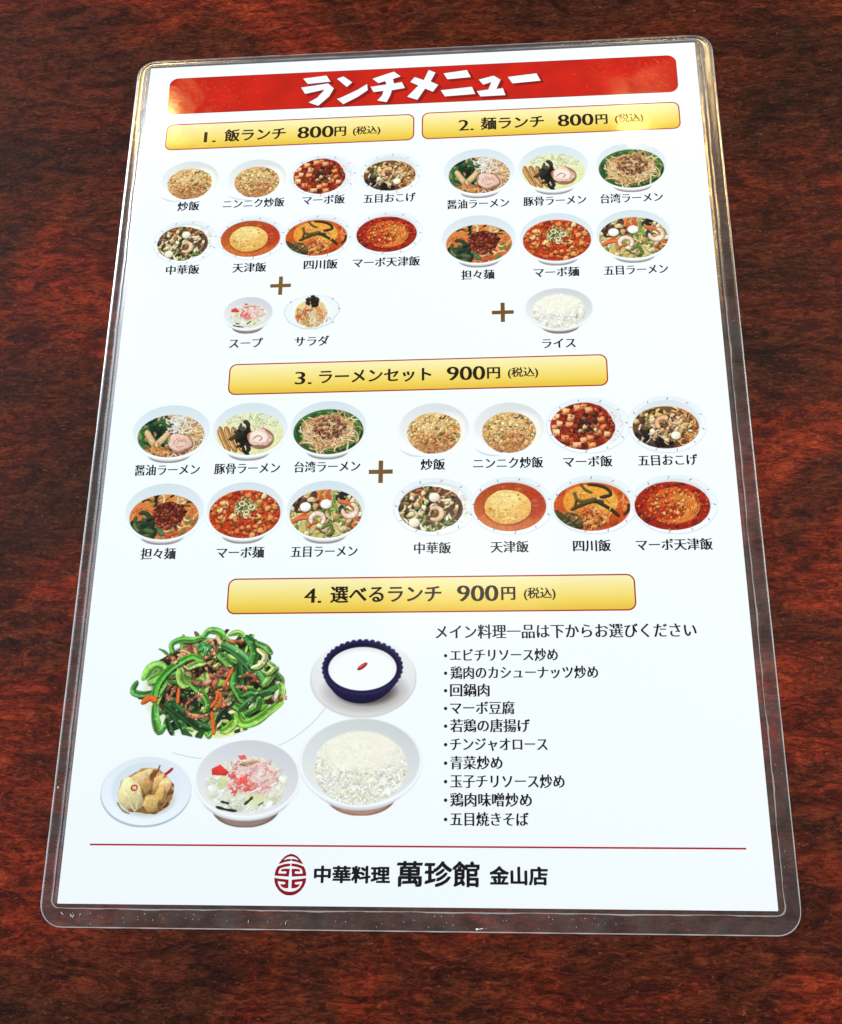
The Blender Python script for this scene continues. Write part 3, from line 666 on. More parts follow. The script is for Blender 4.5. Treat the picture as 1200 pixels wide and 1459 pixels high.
M_red = print_mat('banner_red', (200, 32, 14), k=K, noise=.05)
M_redline = print_mat('red_ink', (178, 30, 34), k=K)
M_dred = print_mat('banner_shadow_red', (142, 24, 14), k=K)
M_brown = print_mat('brown_ink', (122, 88, 44), k=K, noise=.08)
M_logo = print_mat('logo_red', (146, 12, 26), k=K)
M_edge = print_mat('header_border', (176, 48, 22), k=K)
M_gold = print_mat('header_gold', grad=[(0.0, (232, 192, 66)), (.25, (242, 212, 92)), (.6, (247, 228, 138)), (1.0, (250, 241, 186))], k=K)
M_pic = print_mat('photo_print', attr=True)

def table_mat():
    m, nt, p = new_mat('dark_red_wood')
    N, L = nt.nodes, nt.links
    g = N.new('ShaderNodeNewGeometry')
    def tex(sx, sy, rot=0, det=8, rough=.6, dist=0.0, off=(0, 0, 0), typ='ShaderNodeTexNoise'):
        mp = N.new('ShaderNodeMapping'); mp.inputs['Scale'].default_value = (sx, sy, 1); mp.inputs['Rotation'].default_value = (0, 0, R(rot)); mp.inputs['Location'].default_value = off
        L.new(g.outputs['Position'], mp.inputs['Vector'])
        n = N.new(typ)
        n.inputs['Scale'].default_value = 1
        if typ == 'ShaderNodeTexNoise':
            n.inputs['Detail'].default_value = det; n.inputs['Roughness'].default_value = rough; n.inputs['Distortion'].default_value = dist
        L.new(mp.outputs[0], n.inputs['Vector'])
        return n.outputs[0]
    def ramp(src, stops):
        r = N.new('ShaderNodeValToRGB'); L.new(src, r.inputs[0]); e = r.color_ramp.elements
        while len(e) > 1: e.remove(e[-1])
        e[0].position, e[0].color = stops[0][0], rgba(stops[0][1])
        for q, c in stops[1:]:
            x = e.new(q); x.color = rgba(c)
        return r.outputs[0]
    def mix(kind, fac, a, b):
        x = N.new('ShaderNodeMix'); x.data_type = 'RGBA'; x.blend_type = kind
        if isinstance(fac, float): x.inputs[0].default_value = fac
        else: L.new(fac, x.inputs[0])
        for i, v in ((6, a), (7, b)):
            if isinstance(v, tuple): x.inputs[i].default_value = v
            else: L.new(v, x.inputs[i])
        return x.outputs[2]
    blot = tex(11, 16, 4, 10, .66, .9, (4.3, 1.7, 0))
    base = ramp(blot, [(.33, (70, 38, 21)), (.43, (92, 45, 24)), (.52, (114, 49, 25)), (.60, (152, 54, 27)), (.70, (180, 80, 42))])
    fib = tex(210, 620, 4, 9, .8, 1.4, (3, 1, 0))
    f1 = ramp(fib, [(.38, (92, 66, 50)), (.47, (160, 142, 130)), (.54, (222, 212, 204)), (.63, (255, 255, 255))])
    c = mix('MULTIPLY', .9, base, f1)
    wav = tex(46, 125, 8, 10, .76, 1.8, (7, 2, 0))
    f2 = ramp(wav, [(.38, (104, 78, 66)), (.47, (184, 166, 156)), (.56, (255, 255, 255))])
    c = mix('MULTIPLY', .85, c, f2)
    spk = tex(560, 1150, 6, 4, .75, .8, (1, 9, 0))
    f3 = ramp(spk, [(.60, (0, 0, 0)), (.70, (150, 88, 60))])
    c = mix('ADD', .5, c, f3)
    L.new(c, p.inputs['Base Color'])
    p.inputs['Roughness'].default_value = .42
    p.inputs['Specular IOR Level'].default_value = .08
    b1 = N.new('ShaderNodeBump'); b1.inputs['Distance'].default_value = .0005; b1.inputs['Strength'].default_value = .55
    L.new(fib, b1.inputs['Height'])
    b2 = N.new('ShaderNodeBump'); b2.inputs['Distance'].default_value = .00025; b2.inputs['Strength'].default_value = .6
    L.new(tex(420, 900, 6, 5, .7, .3, (2, 2, 0)), b2.inputs['Height']); L.new(b1.outputs[0], b2.inputs['Normal'])
    L.new(b2.outputs[0], p.inputs['Normal'])
    rr = N.new('ShaderNodeMapRange'); rr.inputs[3].default_value = .3; rr.inputs[4].default_value = .55
    L.new(wav, rr.inputs[0]); L.new(rr.outputs[0], p.inputs['Roughness'])
    return m
M_table = table_mat()

def clear_film():
    m = bpy.data.materials.new('clear_film'); m.use_nodes = True; nt = m.node_tree; N, L = nt.nodes, nt.links
    N.remove(N['Principled BSDF']); out = N['Material Output']
    tr = N.new('ShaderNodeBsdfTransparent'); tr.inputs[0].default_value = (.80, .79, .78, 1)
    di = N.new('ShaderNodeBsdfDiffuse'); di.inputs[0].default_value = (.78, .74, .70, 1)
    gl = N.new('ShaderNodeBsdfGlossy'); gl.inputs['Roughness'].default_value = .19
    fr = N.new('ShaderNodeFresnel'); fr.inputs[0].default_value = 1.5
    nb = film_normal(nt)
    g = N.new('ShaderNodeNewGeometry')
    n = N.new('ShaderNodeTexNoise'); n.inputs['Scale'].default_value = 140; n.inputs['Detail'].default_value = 4
    L.new(g.outputs['Position'], n.inputs['Vector'])
    b = N.new('ShaderNodeBump'); b.inputs['Distance'].default_value = .00006; b.inputs['Strength'].default_value = 1
    L.new(n.outputs[0], b.inputs['Height']); L.new(nb, b.inputs['Normal'])
    L.new(b.outputs[0], gl.inputs['Normal'])
    mr = N.new('ShaderNodeMapRange'); mr.inputs[1].default_value = .3; mr.inputs[2].default_value = .75; mr.inputs[3].default_value = .02; mr.inputs[4].default_value = .07
    L.new(n.outputs[0], mr.inputs[0])
    m1 = N.new('ShaderNodeMixShader'); L.new(mr.outputs[0], m1.inputs[0]); L.new(tr.outputs[0], m1.inputs[1]); L.new(di.outputs[0], m1.inputs[2])
    m2 = N.new('ShaderNodeMixShader'); L.new(fr.outputs[0], m2.inputs[0]); L.new(m1.outputs[0], m2.inputs[1]); L.new(gl.outputs[0], m2.inputs[2])
    L.new(m2.outputs[0], out.inputs[0])
    return m
M_film = clear_film()
M_cut, _nt, _p = new_mat('cut_film_edge')
_p.inputs['Base Color'].default_value = (.60, .56, .54, 1); _p.inputs['Roughness'].default_value = .6; _p.inputs['Specular IOR Level'].default_value = .15; _p.inputs['Alpha'].default_value = .75
M_seal, _nt, _p = new_mat('film_seal')  # pale tone paints in the glare trapped along the seal ridge
_p.inputs['Base Color'].default_value = (.50, .46, .45, 1); _p.inputs['Roughness'].default_value = .5; _p.inputs['Specular IOR Level'].default_value = .2; _p.inputs['Alpha'].default_value = .5
M_scr, _nt, _p = new_mat('film_scuff')
_p.inputs['Base Color'].default_value = (.8, .78, .76, 1); _p.inputs['Roughness'].default_value = .4

# ---------------------------------------------------------------- tabletop
def tabletop():
    bm = bmesh.new()
    bmesh.ops.create_cube(bm, size=1.0)
    for v in bm.verts: v.co = Vector((v.co.x * 1.2 + .05, v.co.y * .8, v.co.z * .03 - .015))
    bmesh.ops.bevel(bm, geom=bm.edges[:], offset=.004, segments=3, affect='EDGES')
    me = bpy.data.meshes.new('tabletop'); bm.to_mesh(me); bm.free(); me.materials.append(M_table)
    o = link(bpy.data.objects.new('tabletop', me)); o['kind'] = 'structure'
    return o
tabletop()

# ---------------------------------------------------------------- the menu (millimetres inside, root at table height)
menu = bpy.data.objects.new('laminated_menu', None); link(menu)
menu.empty_display_size = .05
menu['label'] = 'white laminated lunch menu with red banner and dish photos on dark red wood table'
menu['category'] = 'menu'
PW, PH = 210.0, 307.0
ZT = 0.30            # top of the print, mm above the table
def rrect(x0, x1, y0, y1, rad, nx, ny, nc):
    P = []
    def side(a, b, n):
        for i in range(n):
            t = i / n; P.append((a[0] + (b[0] - a[0]) * t, a[1] + (b[1] - a[1]) * t))
    def corner(cx, cy, a0):
        for i in range(nc):
            a = a0 + (math.pi / 2) * i / nc; P.append((cx + rad * math.cos(a), cy + rad * math.sin(a)))
    side((x0 + rad, y0), (x1 - rad, y0), nx); corner(x1 - rad, y0 + rad, -math.pi / 2)
    side((x1, y0 + rad), (x1, y1 - rad), ny); corner(x1 - rad, y1 - rad, 0)
    side((x1 - rad, y1), (x0 + rad, y1), nx); corner(x0 + rad, y1 - rad, math.pi / 2)
    side((x0, y1 - rad), (x0, y0 + rad), ny); corner(x0 + rad, y0 + rad, math.pi)
    return P
def flat(name, pts, z, mat, parent, lab=None):
    o = mesh_obj(name, [(x * MM, y * MM, z * MM) for x, y in pts], [tuple(range(len(pts)))], mat, parent)
    if lab: o['label'] = lab
    return o
# paper: a thin sheet with thickness
pts = rrect(-PW / 2, PW / 2, -PH / 2, PH / 2, .25, 1, 1, 3)
n = len(pts)
v = [(x * MM, y * MM, ZT * MM) for x, y in pts] + [(x * MM, y * MM, .14 * MM) for x, y in pts]
mesh_obj('paper_sheet', v, [tuple(range(n)), tuple(range(2 * n - 1, n - 1, -1))] + [(i, i + n, (i + 1) % n + n, (i + 1) % n) for i in range(n)], M_paper, menu)

# pouch margin: film drops off the paper, rises at the seal, runs flat to the cut edge
X0, X1, Y0, Y1 = -110.0, 111.2, -160.0, 156.8
rg = random.Random(5)
ph = [rg.uniform(0, 6.3) for _ in range(6)]
NX, NY, NC = 120, 170, 8
inner = rrect(-PW / 2, PW / 2, -PH / 2, PH / 2, .1, NX, NY, NC)
seal = rrect(-PW / 2 - 1.7, PW / 2 + 2.0, -PH / 2 - 1.35, PH / 2 + 1.3, 2.6, NX, NY, NC)
outer = rrect(X0, X1, Y0, Y1, 7.0, NX, NY, NC)
n = len(inner)
def wob(i):
    t = i / n * 2 * math.pi
    return .16 * math.sin(23 * t + ph[0]) + .12 * math.sin(61 * t + ph[1]) + .07 * math.sin(131 * t + ph[2]) + .05 * math.sin(303 * t + ph[3])
rings = []
def lerp(a, b, t): return (a[0] + (b[0] - a[0]) * t, a[1] + (b[1] - a[1]) * t)
sealw = [lerp(inner[i], seal[i], 1 + .35 * wob(i)) for i in range(n)]
prof = []
for i in range(n):
    I, S, O = inner[i], sealw[i], outer[i]
    w_ = .03 * wob(i)
    prof.append([(I, ZT + .035), (lerp(I, S, .12), ZT + .02), (lerp(I, S, .45), .24 + w_), (lerp(I, S, .8), .19 + w_), (lerp(I, S, .93), .20), (S, .25),
                 (lerp(S, O, .06), .20), (lerp(S, O, .3), .18 + w_), (lerp(S, O, .7), .26 - w_), (lerp(S, O, .985), .36), (O, .33), (O, .22)])
m_ = len(prof[0]); V = []; F = []
for row in prof:
    for (x, y), z in row: V.append((x * MM, y * MM, z * MM))
for i in range(n):
    j = (i + 1) % n
    for k in range(m_ - 1): F.append((i * m_ + k, j * m_ + k, j * m_ + k + 1, i * m_ + k + 1))
mesh_obj('pouch_margin', V, F, M_film, menu, True)['label'] = 'clear plastic pouch margin around the paper'
def bead(name, line, w, z, h, mat, wv=None):
    V, F = [], []; n = len(line)
    for i in range(n):
        a, b = line[i - 1], line[(i + 1) % n]; dx, dy = b[0] - a[0], b[1] - a[1]; L_ = math.hypot(dx, dy) + 1e-9
        nx, ny = dy / L_, -dx / L_; ww = w * (wv(i) if wv else 1)
        x, y = line[i]
        V += [((x - nx * ww) * MM, (y - ny * ww) * MM, z * MM), (x * MM, y * MM, (z + h) * MM), ((x + nx * ww) * MM, (y + ny * ww) * MM, z * MM)]
    for i in range(n):
        j = (i + 1) % n
        F += [(3 * i, 3 * j, 3 * j + 1, 3 * i + 1), (3 * i + 1, 3 * j + 1, 3 * j + 2, 3 * i + 2), (3 * i + 2, 3 * j + 2, 3 * j, 3 * i)]
    return mesh_obj(name, V, F, mat, menu)
bead('cut_edge', outer, .16, .26, .13, M_cut, lambda i: 1 + .25 * math.sin(i * .9) * math.sin(i * .13))
bead('seal_line', sealw, .16, .20, .08, M_seal, lambda i: max(.25, 1 + .7 * wob(i) / .2 * .5))

# scuffs on the margin film
def scuffs():
    r = random.Random(3); V, F = [], []
    def fleck(x, y, l, w, a, z=.42):
        k = len(V); c, s = math.cos(a), math.sin(a)
        q = [(-l, -w * .3), (-l * .2, -w), (l, -w * .2), (l * .8, w * .4), (0, w), (-l * .9, w * .5)]
        for u, v in q: V.append(((x + u * c - v * s) * MM, (y + u * s + v * c) * MM, z * MM))
        for u, v in q: V.append(((x + u * c - v * s) * MM, (y + u * s + v * c) * MM, (z - .015) * MM))
        F.append(tuple(range(k, k + 6)))
        for i in range(6): F.append((k + i, k + 6 + i, k + 6 + (i + 1) % 6, k + (i + 1) % 6))
    for _ in range(60):
        x = r.uniform(-105, 60); fleck(x, r.uniform(-159, -155.6), r.uniform(.06, .22), r.uniform(.03, .07), r.uniform(0, 3))
    for _ in range(34):
        y = r.uniform(-150, 150); fleck(r.choice([r.uniform(-109.3, -107.2), r.uniform(107.6, 110.8)]), y, r.uniform(.05, .18), r.uniform(.03, .06), r.uniform(0, 3))
    for x, y, l, w, a in ((-100.4, -156.7, .5, .12, 2.1), (-99.7, -156.9, .55, .1, 1.2), (-97.6, -156.4, .3, .08, .9), (-103.2, -156.2, .6, .09, -.9), (19.8, -159.2, .5, .3, 0),
                          (20.9, -159.1, .8, .12, .2), (-80, -157.6, .16, .05, 1.4), (-47, -157.8, .5, .06, 1.5), (-36, -158.2, .35, .09, 1.4), (-108.8, -120, .4, .2, 1.2),
                          (-108.9, 128, .3, .2, .5), (-108.6, 120, .25, .15, .9), (108.4, 144.5, 1.6, .07, -1.0)):
        fleck(x, y, l, w, a)
    o = mesh_obj('film_scuffs', V, F, M_scr, menu); o['kind'] = 'stuff'
scuffs()

# ---------------------------------------------------------------- lettering
def text_geo(body, off=0.0):
    c = bpy.data.curves.new('lettering', 'FONT'); c.body = body; c.size = 1.0; c.offset = off; c.resolution_u = 3
    c.fill_mode = 'FRONT'
    o = bpy.data.objects.new('lettering', c); scene.collection.objects.link(o)
    dg = bpy.context.evaluated_depsgraph_get(); dg.update()
    me = bpy.data.meshes.new_from_object(o.evaluated_get(dg))
    v = np.array([x.co[:] for x in me.vertices]); f = [tuple(p.vertices) for p in me.polygons]
    bpy.data.objects.remove(o); bpy.data.curves.remove(c); bpy.data.meshes.remove(me)
    return v, f
TXT = {}
def lettering(name, body, cx, cy, w, mat, parent, z, em=None, off=-.004, smear=.05, n=3, hscale=1.0, shear=0.0, ysm=0.0):
    key = (body, off)
    if key not in TXT: TXT[key] = text_geo(body, off)
    v, f = TXT[key]
    x0, x1 = v[:, 0].min(), v[:, 0].max()
    sx = w / (x1 - x0 + smear)
    sy = (em if em else sx) * hscale
    # vertical: the body of a full-width glyph is centred at about 0.36 em over the baseline
    V = []; F = []
    for k in range(n):
        d = smear * (k / (n - 1) - .5) if n > 1 else 0
        e = ysm * (.5 if k % 2 else -.5)
        b = len(V)
        Y = (v[:, 1] - CY + e) * sy
        X = (v[:, 0] + d - (x0 + x1) / 2) * sx + shear * Y
        V += [((cx + X[i]) * MM, (cy + Y[i]) * MM, (z + .002 * k) * MM) for i in range(len(v))]
        F += [tuple(q + b for q in t) for t in f]
    return mesh_obj(name, V, F, mat, parent)
CY = 0.33
Z1, Z2, Z3, Z4 = ZT + .012, ZT + .024, ZT + .036, ZT + .048

# title banner
def rbox(cx, cy, w, h, rad): return rrect(cx - w / 2, cx + w / 2, cy - h / 2, cy + h / 2, rad, 1, 1, 8)
banner = flat('title_banner', rbox(.35, 139.55, 193.9, 16.6, 3.2), Z2, M_red, menu, 'red title banner with rounded ends')
flat('banner_border', rbox(.35, 139.55, 194.3, 17.0, 3.4), Z1, M_dred, menu)
GLY = [
[(-44.34, 145.16), (-35.15, 146.13), (-33.4, 143.04), (-42.37, 142.41)],
[(-44.97, 140.96), (-34.39, 142.35), (-32.06, 139.84), (-33.76, 136.14), (-37.86, 131.95), (-41.79, 133.73), (-38.43, 135.9), (-35.71, 139.45), (-43.19, 137.79)],
[(-31.19, 144.31), (-28.57, 145.36), (-25.02, 142.32), (-27.11, 140.11)],
[(-30.87, 134.85), (-29.27, 135.4), (-22.88, 138.74), (-19.3, 141.25), (-18.94, 138.27), (-22.79, 135.29), (-28.24, 132.16)],
[(-17.44, 143.53), (-12.48, 145.33), (-9.05, 146.48), (-6.38, 143.99), (-9.4, 142.92), (-8.96, 140.92), (-5.94, 141.39), (-4.69, 138.46), (-9.72, 137.66), (-10.28, 135.33), (-11.64, 132.23), (-15.36, 133.17), (-13.51, 135.51), (-13.03, 137.55), (-16.77, 137.16), (-18.05, 139.8), (-11.99, 140.59), (-12.34, 142.1), (-15.04, 141.26)],
[(-1.12, 143.45), (2.39, 141.84), (4.25, 146.52), (6.95, 145.04), (5.08, 141.03), (8.03, 139.22), (5.9, 136.07), (2.96, 137.7), (0.05, 132.65), (-3.97, 134.33), (0.27, 139.33), (-2.84, 141.15)],
[(9.81, 144.54), (18.94, 145.64), (20.4, 142.11), (11.43, 141.58)],
[(8.76, 136.7), (20.78, 137.68), (22.01, 134.16), (10.45, 133.66)],
[(23.21, 140.8), (29.05, 142.39), (31.67, 140.32), (30.01, 136.13), (32.44, 136.4), (33.38, 133.01), (23.89, 132.87), (22.45, 135.52), (26.86, 136.05), (28.04, 139.34), (25.0, 138.27)],
[(34.21, 141.47), (45.23, 142.55), (46.72, 138.95), (35.99, 138.27)]]
GLY = [[(x, min(y, 146.6)) for x, y in p] for p in GLY]
def polyset(name, polys, z, mat, parent, dx=0, dy=0, grow=0):
    V, F = [], []
    for p in polys:
        k = len(V)
        A = sum(p[i][0] * p[(i + 1) % len(p)][1] - p[(i + 1) % len(p)][0] * p[i][1] for i in range(len(p)))
        sg = 1 if A > 0 else -1
        for i in range(len(p)):
            a, b, c = p[i - 1], p[i], p[(i + 1) % len(p)]
            e1 = Vector((b[0] - a[0], b[1] - a[1])).normalized(); e2 = Vector((c[0] - b[0], c[1] - b[1])).normalized()
            n1 = Vector((e1.y, -e1.x)) * sg; n2 = Vector((e2.y, -e2.x)) * sg
            q = (n1 + n2); q = q / max(.4, q.length_squared / 2)
            V.append(((b[0] + dx + q.x * grow) * MM, (b[1] + dy + q.y * grow) * MM, z * MM))
        F.append(tuple(range(k, k + len(p))))
    return mesh_obj(name, V, F, mat, parent)
polyset('title_shadow', GLY, Z3, M_dred, banner, 1.1, -.95, .12)
polyset('title_outline', GLY, Z3 + .004, M_dred, banner, .1, -.1, .22)
polyset('title_lettering', GLY, Z4, M_paper, banner, 0, 0, -.06)
# worn hairlines over the banner's two ends, warm lamp glare painted into their orange
def hairlines():
    r = random.Random(9); V, F = [], []
    for side in (-1, 1):
        for _ in range(150 if side < 0 else 130):
            u = abs(r.gauss(0, 1)) * 15
            x = (-93 + u) if side < 0 else (94 - u * .9)
            if abs(x) < 38: continue
            y = r.uniform(132.5, 146.5); a = r.choice([2.1, 2.3, 1.9, .6, .3, 2.6]) + r.uniform(-.3, .3); L_ = r.uniform(.4, 2.2); w = r.uniform(.03, .07)
            c, s = math.cos(a), math.sin(a); k = len(V)
            for u_, v_ in ((-L_ / 2, -w), (L_ / 2, -w * .3), (L_ / 2, w * .3), (-L_ / 2, w)):
                yy = min(147.4, max(131.6, y + u_ * s + v_ * c)); xx = min(96.6, max(-96.2, x + u_ * c - v_ * s))
                V.append((xx * MM, yy * MM, (ZT + .056) * MM))
            F.append((k, k + 1, k + 2, k + 3))
    o = mesh_obj('banner_hairlines', V, F, M_hair, banner); o['kind'] = 'stuff'
M_hair = print_mat('worn_hairline_glare', (240, 112, 58), k=K)
hairlines()

# gold headers
def header(cx, cy, w, h, texts, label):
    flat('header_border', rbox(cx, cy, w + .6, h + .6, 2.7), Z1, M_edge, menu)
    g = flat('price_header', rbox(cx, cy, w - .3, h - .3, 2.3), Z2, M_gold, menu, label)
    for body, x, y, tw, em, off, sm, ys in texts:
        lettering('header_lettering', body, x, y, tw, M_ink2, g, Z3, em, off, sm, 4, ysm=ys)
def hdr(n_, y, xs, title):
    (a, aw), (b, bw), (c, cw), (d, dw), (e, ew) = xs
    num = '900' if n_ > 2 else '800'
    return [(str(n_) + '.', a, y - .1, aw, 7.0, -.008, .055, .0), (title, b, y, bw, None, .002, .06, .022), (num, c, y + .1, cw, 7.7, -.012, .07, .0),
            ('円', d, y - .05, dw, 4.9, .004, .06, .02), ('(税込)', e, y - .1, ew, 3.9, .0, .05, .01)]
header(-48.6, 120.4, 94.6, 11.3, hdr(1, 119.8, ((-78.9, 4.7), (-61.6, 23.6), (-38.4, 13.8), (-29.0, 4.5), (-19.0, 10.4)), '飯ランチ'), 'upper left yellow price header')
header(49.5, 120.6, 94.8, 11.5, hdr(2, 120.2, ((18.4, 5.8), (35.6, 23.6), (59.0, 13.2), (68.5, 4.5), (78.6, 10.4)), '麺ランチ'), 'upper right yellow price header')
header(.45, 17.5, 129.9, 11.3, hdr(3, 17.4, ((-38.5, 6.0), (-13.6, 38.9), (17.7, 13.2), (27.1, 4.5), (37.1, 10.3)), 'ラーメンセット'), 'middle yellow price header')
header(5.3, -60.05, 129.9, 11.3, hdr(4, -60.1, ((-32.0, 5.7), (-8.5, 35.8), (20.9, 13.2), (30.6, 4.5), (40.5, 10.0)), '選べるランチ'), 'lower yellow price header')

# captions
CAPS = [('炒飯', -84.82, 89.01, 8.32), ('ニンニク炒飯', -60.3, 89.26, 23.1), ('マーボ飯', -34.20, 89.54, 15.85), ('五目おこげ', -9.82, 89.22, 19.26),
 ('中華飯', -84.77, 61.90, 12.43), ('天津飯', -60.18, 61.91, 12.4), ('四川飯', -34.22, 62.22, 12.35), ('マーボ天津飯', -10.50, 62.3, 24.2),
 ('醤油ラーメン', 22.51, 85.36, 22.55), ('豚骨ラーメン', 50.16, 85.45, 22.6), ('台湾ラーメン', 77.54, 85.35, 22.2), ('担々麺', 22.11, 55.86, 11.8),
 ('マーボ麺', 49.77, 55.88, 15.90), ('五目ラーメン', 77.39, 55.81, 22.2), ('スープ', -59.56, 31.36, 12.0), ('サラダ', -36.16, 31.4, 12.2), ('ライス', 49.63, 27.91, 11.5),
 ('醤油ラーメン', -83.66, -15.9, 22.54), ('豚骨ラーメン', -56.18, -15.9, 22.49), ('台湾ラーメン', -28.95, -15.85, 22.3), ('担々麺', -84.11, -45.5, 11.83),
 ('マーボ麺', -56.61, -45.45, 15.83), ('五目ラーメン', -28.90, -45.48, 22.0), ('炒飯', 6.47, -15.85, 8.21), ('ニンニク炒飯', 31.41, -15.8, 23.07),
 ('マーボ飯', 57.55, -15.88, 16.06), ('五目おこげ', 83.47, -15.92, 19.23), ('中華飯', 6.47, -44.86, 12.06), ('天津飯', 31.33, -44.83, 12.29),
 ('四川飯', 57.59, -44.83, 12.04), ('マーボ天津飯', 83.54, -44.8, 24.07)]
for b, x, y, w in CAPS:
    lettering('dish_caption', b, x, y, w, M_ink, menu, Z3, 4.3, -.005, .068, 4)
lettering('list_heading', 'メイン料理一品は下からお選びください', 47.97, -72.55, 80.9, M_ink, menu, Z1, 5.0, -.005, .064, 4)
for b, x, y, w in [('エビチリソース炒め', 28.84, -79.92, 33.39), ('鶏肉のカシューナッツ炒め', 34.92, -85.41, 45.45), ('回鍋肉', 18.17, -90.82, 12.20), ('マーボ豆腐', 21.96, -96.27, 19.77),
  ('若鶏の唐揚げ', 24.23, -101.65, 24.31), ('チンジャオロース', 26.80, -107.20, 29.43), ('青菜炒め', 19.95, -112.69, 15.81), ('玉子チリソース炒め', 29.15, -118.11, 34.13),
  ('鶏肉味噌炒め', 24.21, -123.49, 24.33), ('五目焼きそば', 23.65, -129.03, 23.24)]:
    o = lettering('list_line', b, x, y, w, M_ink, menu, Z3, 4.35, -.005, .066, 4)
    flat('list_bullet', [(10.7 + .55 * math.cos(t * .7854), y + .05 + .55 * math.sin(t * .7854)) for t in range(8)], Z1, M_ink, o)
# footer
lettering('shop_line', '中華料理', -16.9, -144.9, 22.6, M_ink, menu, Z1, 5.0, 0, .075, 6, ysm=.06)
lettering('shop_name', '萬珍館', 8.5, -144.7, 24.3, M_ink, menu, Z1, 7.4, 0, .055, 4, ysm=.05)
lettering('branch_name', '金山店', 31.95, -144.9, 17.0, M_ink, menu, Z1, 5.3, 0, .075, 6, ysm=.06)
flat('red_rule', [(-96.9, -136.45), (-96.9, -136.95), (97.6, -136.95), (97.6, -136.45)], Z1, M_redline, menu)
def plus(x, y, s, t):
    a, b = s, t
    flat('plus_sign', [(x + u, y + v) for u, v in ((-a, -b), (-b, -b), (-b, -a), (b, -a), (b, -b), (a, -b), (a, b), (b, b), (b, a), (-b, a), (-b, b), (-a, b))], Z1, M_brown, menu)
plus(-48.4, 54.2, 3.75, .72); plus(30.65, 40.7, 3.8, .72); plus(-10.9, -17.9, 4.0, .76)

# emblem: mirrored red strokes in an oval (drawn in a 1200 x 1371 frame)
def emblem(cx, cy):
    def T(p): return ((p[0] - 588) / 1200 * 70 * .2105 * 1.0, -(p[1] - 720) / 1371 * 80 * .1955)
    half = [
     [(585, 215), (500, 240), (430, 285), (360, 360), (295, 455), (340, 445), (440, 405), (575, 380), (575, 340), (500, 345), (400, 375), (430, 330), (500, 285), (585, 265)],
     [(572, 455), (450, 465), (350, 495), (270, 530), (235, 600), (210, 700), (210, 745), (350, 752), (545, 765), (560, 585), (470, 583), (380, 590), (358, 615), (368, 640), (470, 632), (495, 660), (490, 690), (460, 705), (300, 702), (285, 690), (300, 610), (340, 560), (430, 530), (565, 505)],
     [(205, 808), (330, 830), (545, 850), (545, 1045), (480, 1050), (420, 1030), (370, 990), (358, 965), (380, 960), (450, 968), (480, 940), (480, 915), (460, 900), (380, 890), (280, 875), (295, 950), (350, 1050), (430, 1110), (500, 1135), (588, 1145), (588, 1222), (500, 1215), (420, 1180), (330, 1110), (250, 1000), (215, 900)]]
    P = []
    for p in half:
        for sg in (1, -1): P.append([(cx + sg * T(q)[0], cy + T(q)[1]) for q in p])
    polyset('shop_emblem', P, Z1, M_logo, menu, grow=.07)['label'] = 'dark red oval emblem'
emblem(-35.2, -144.8)

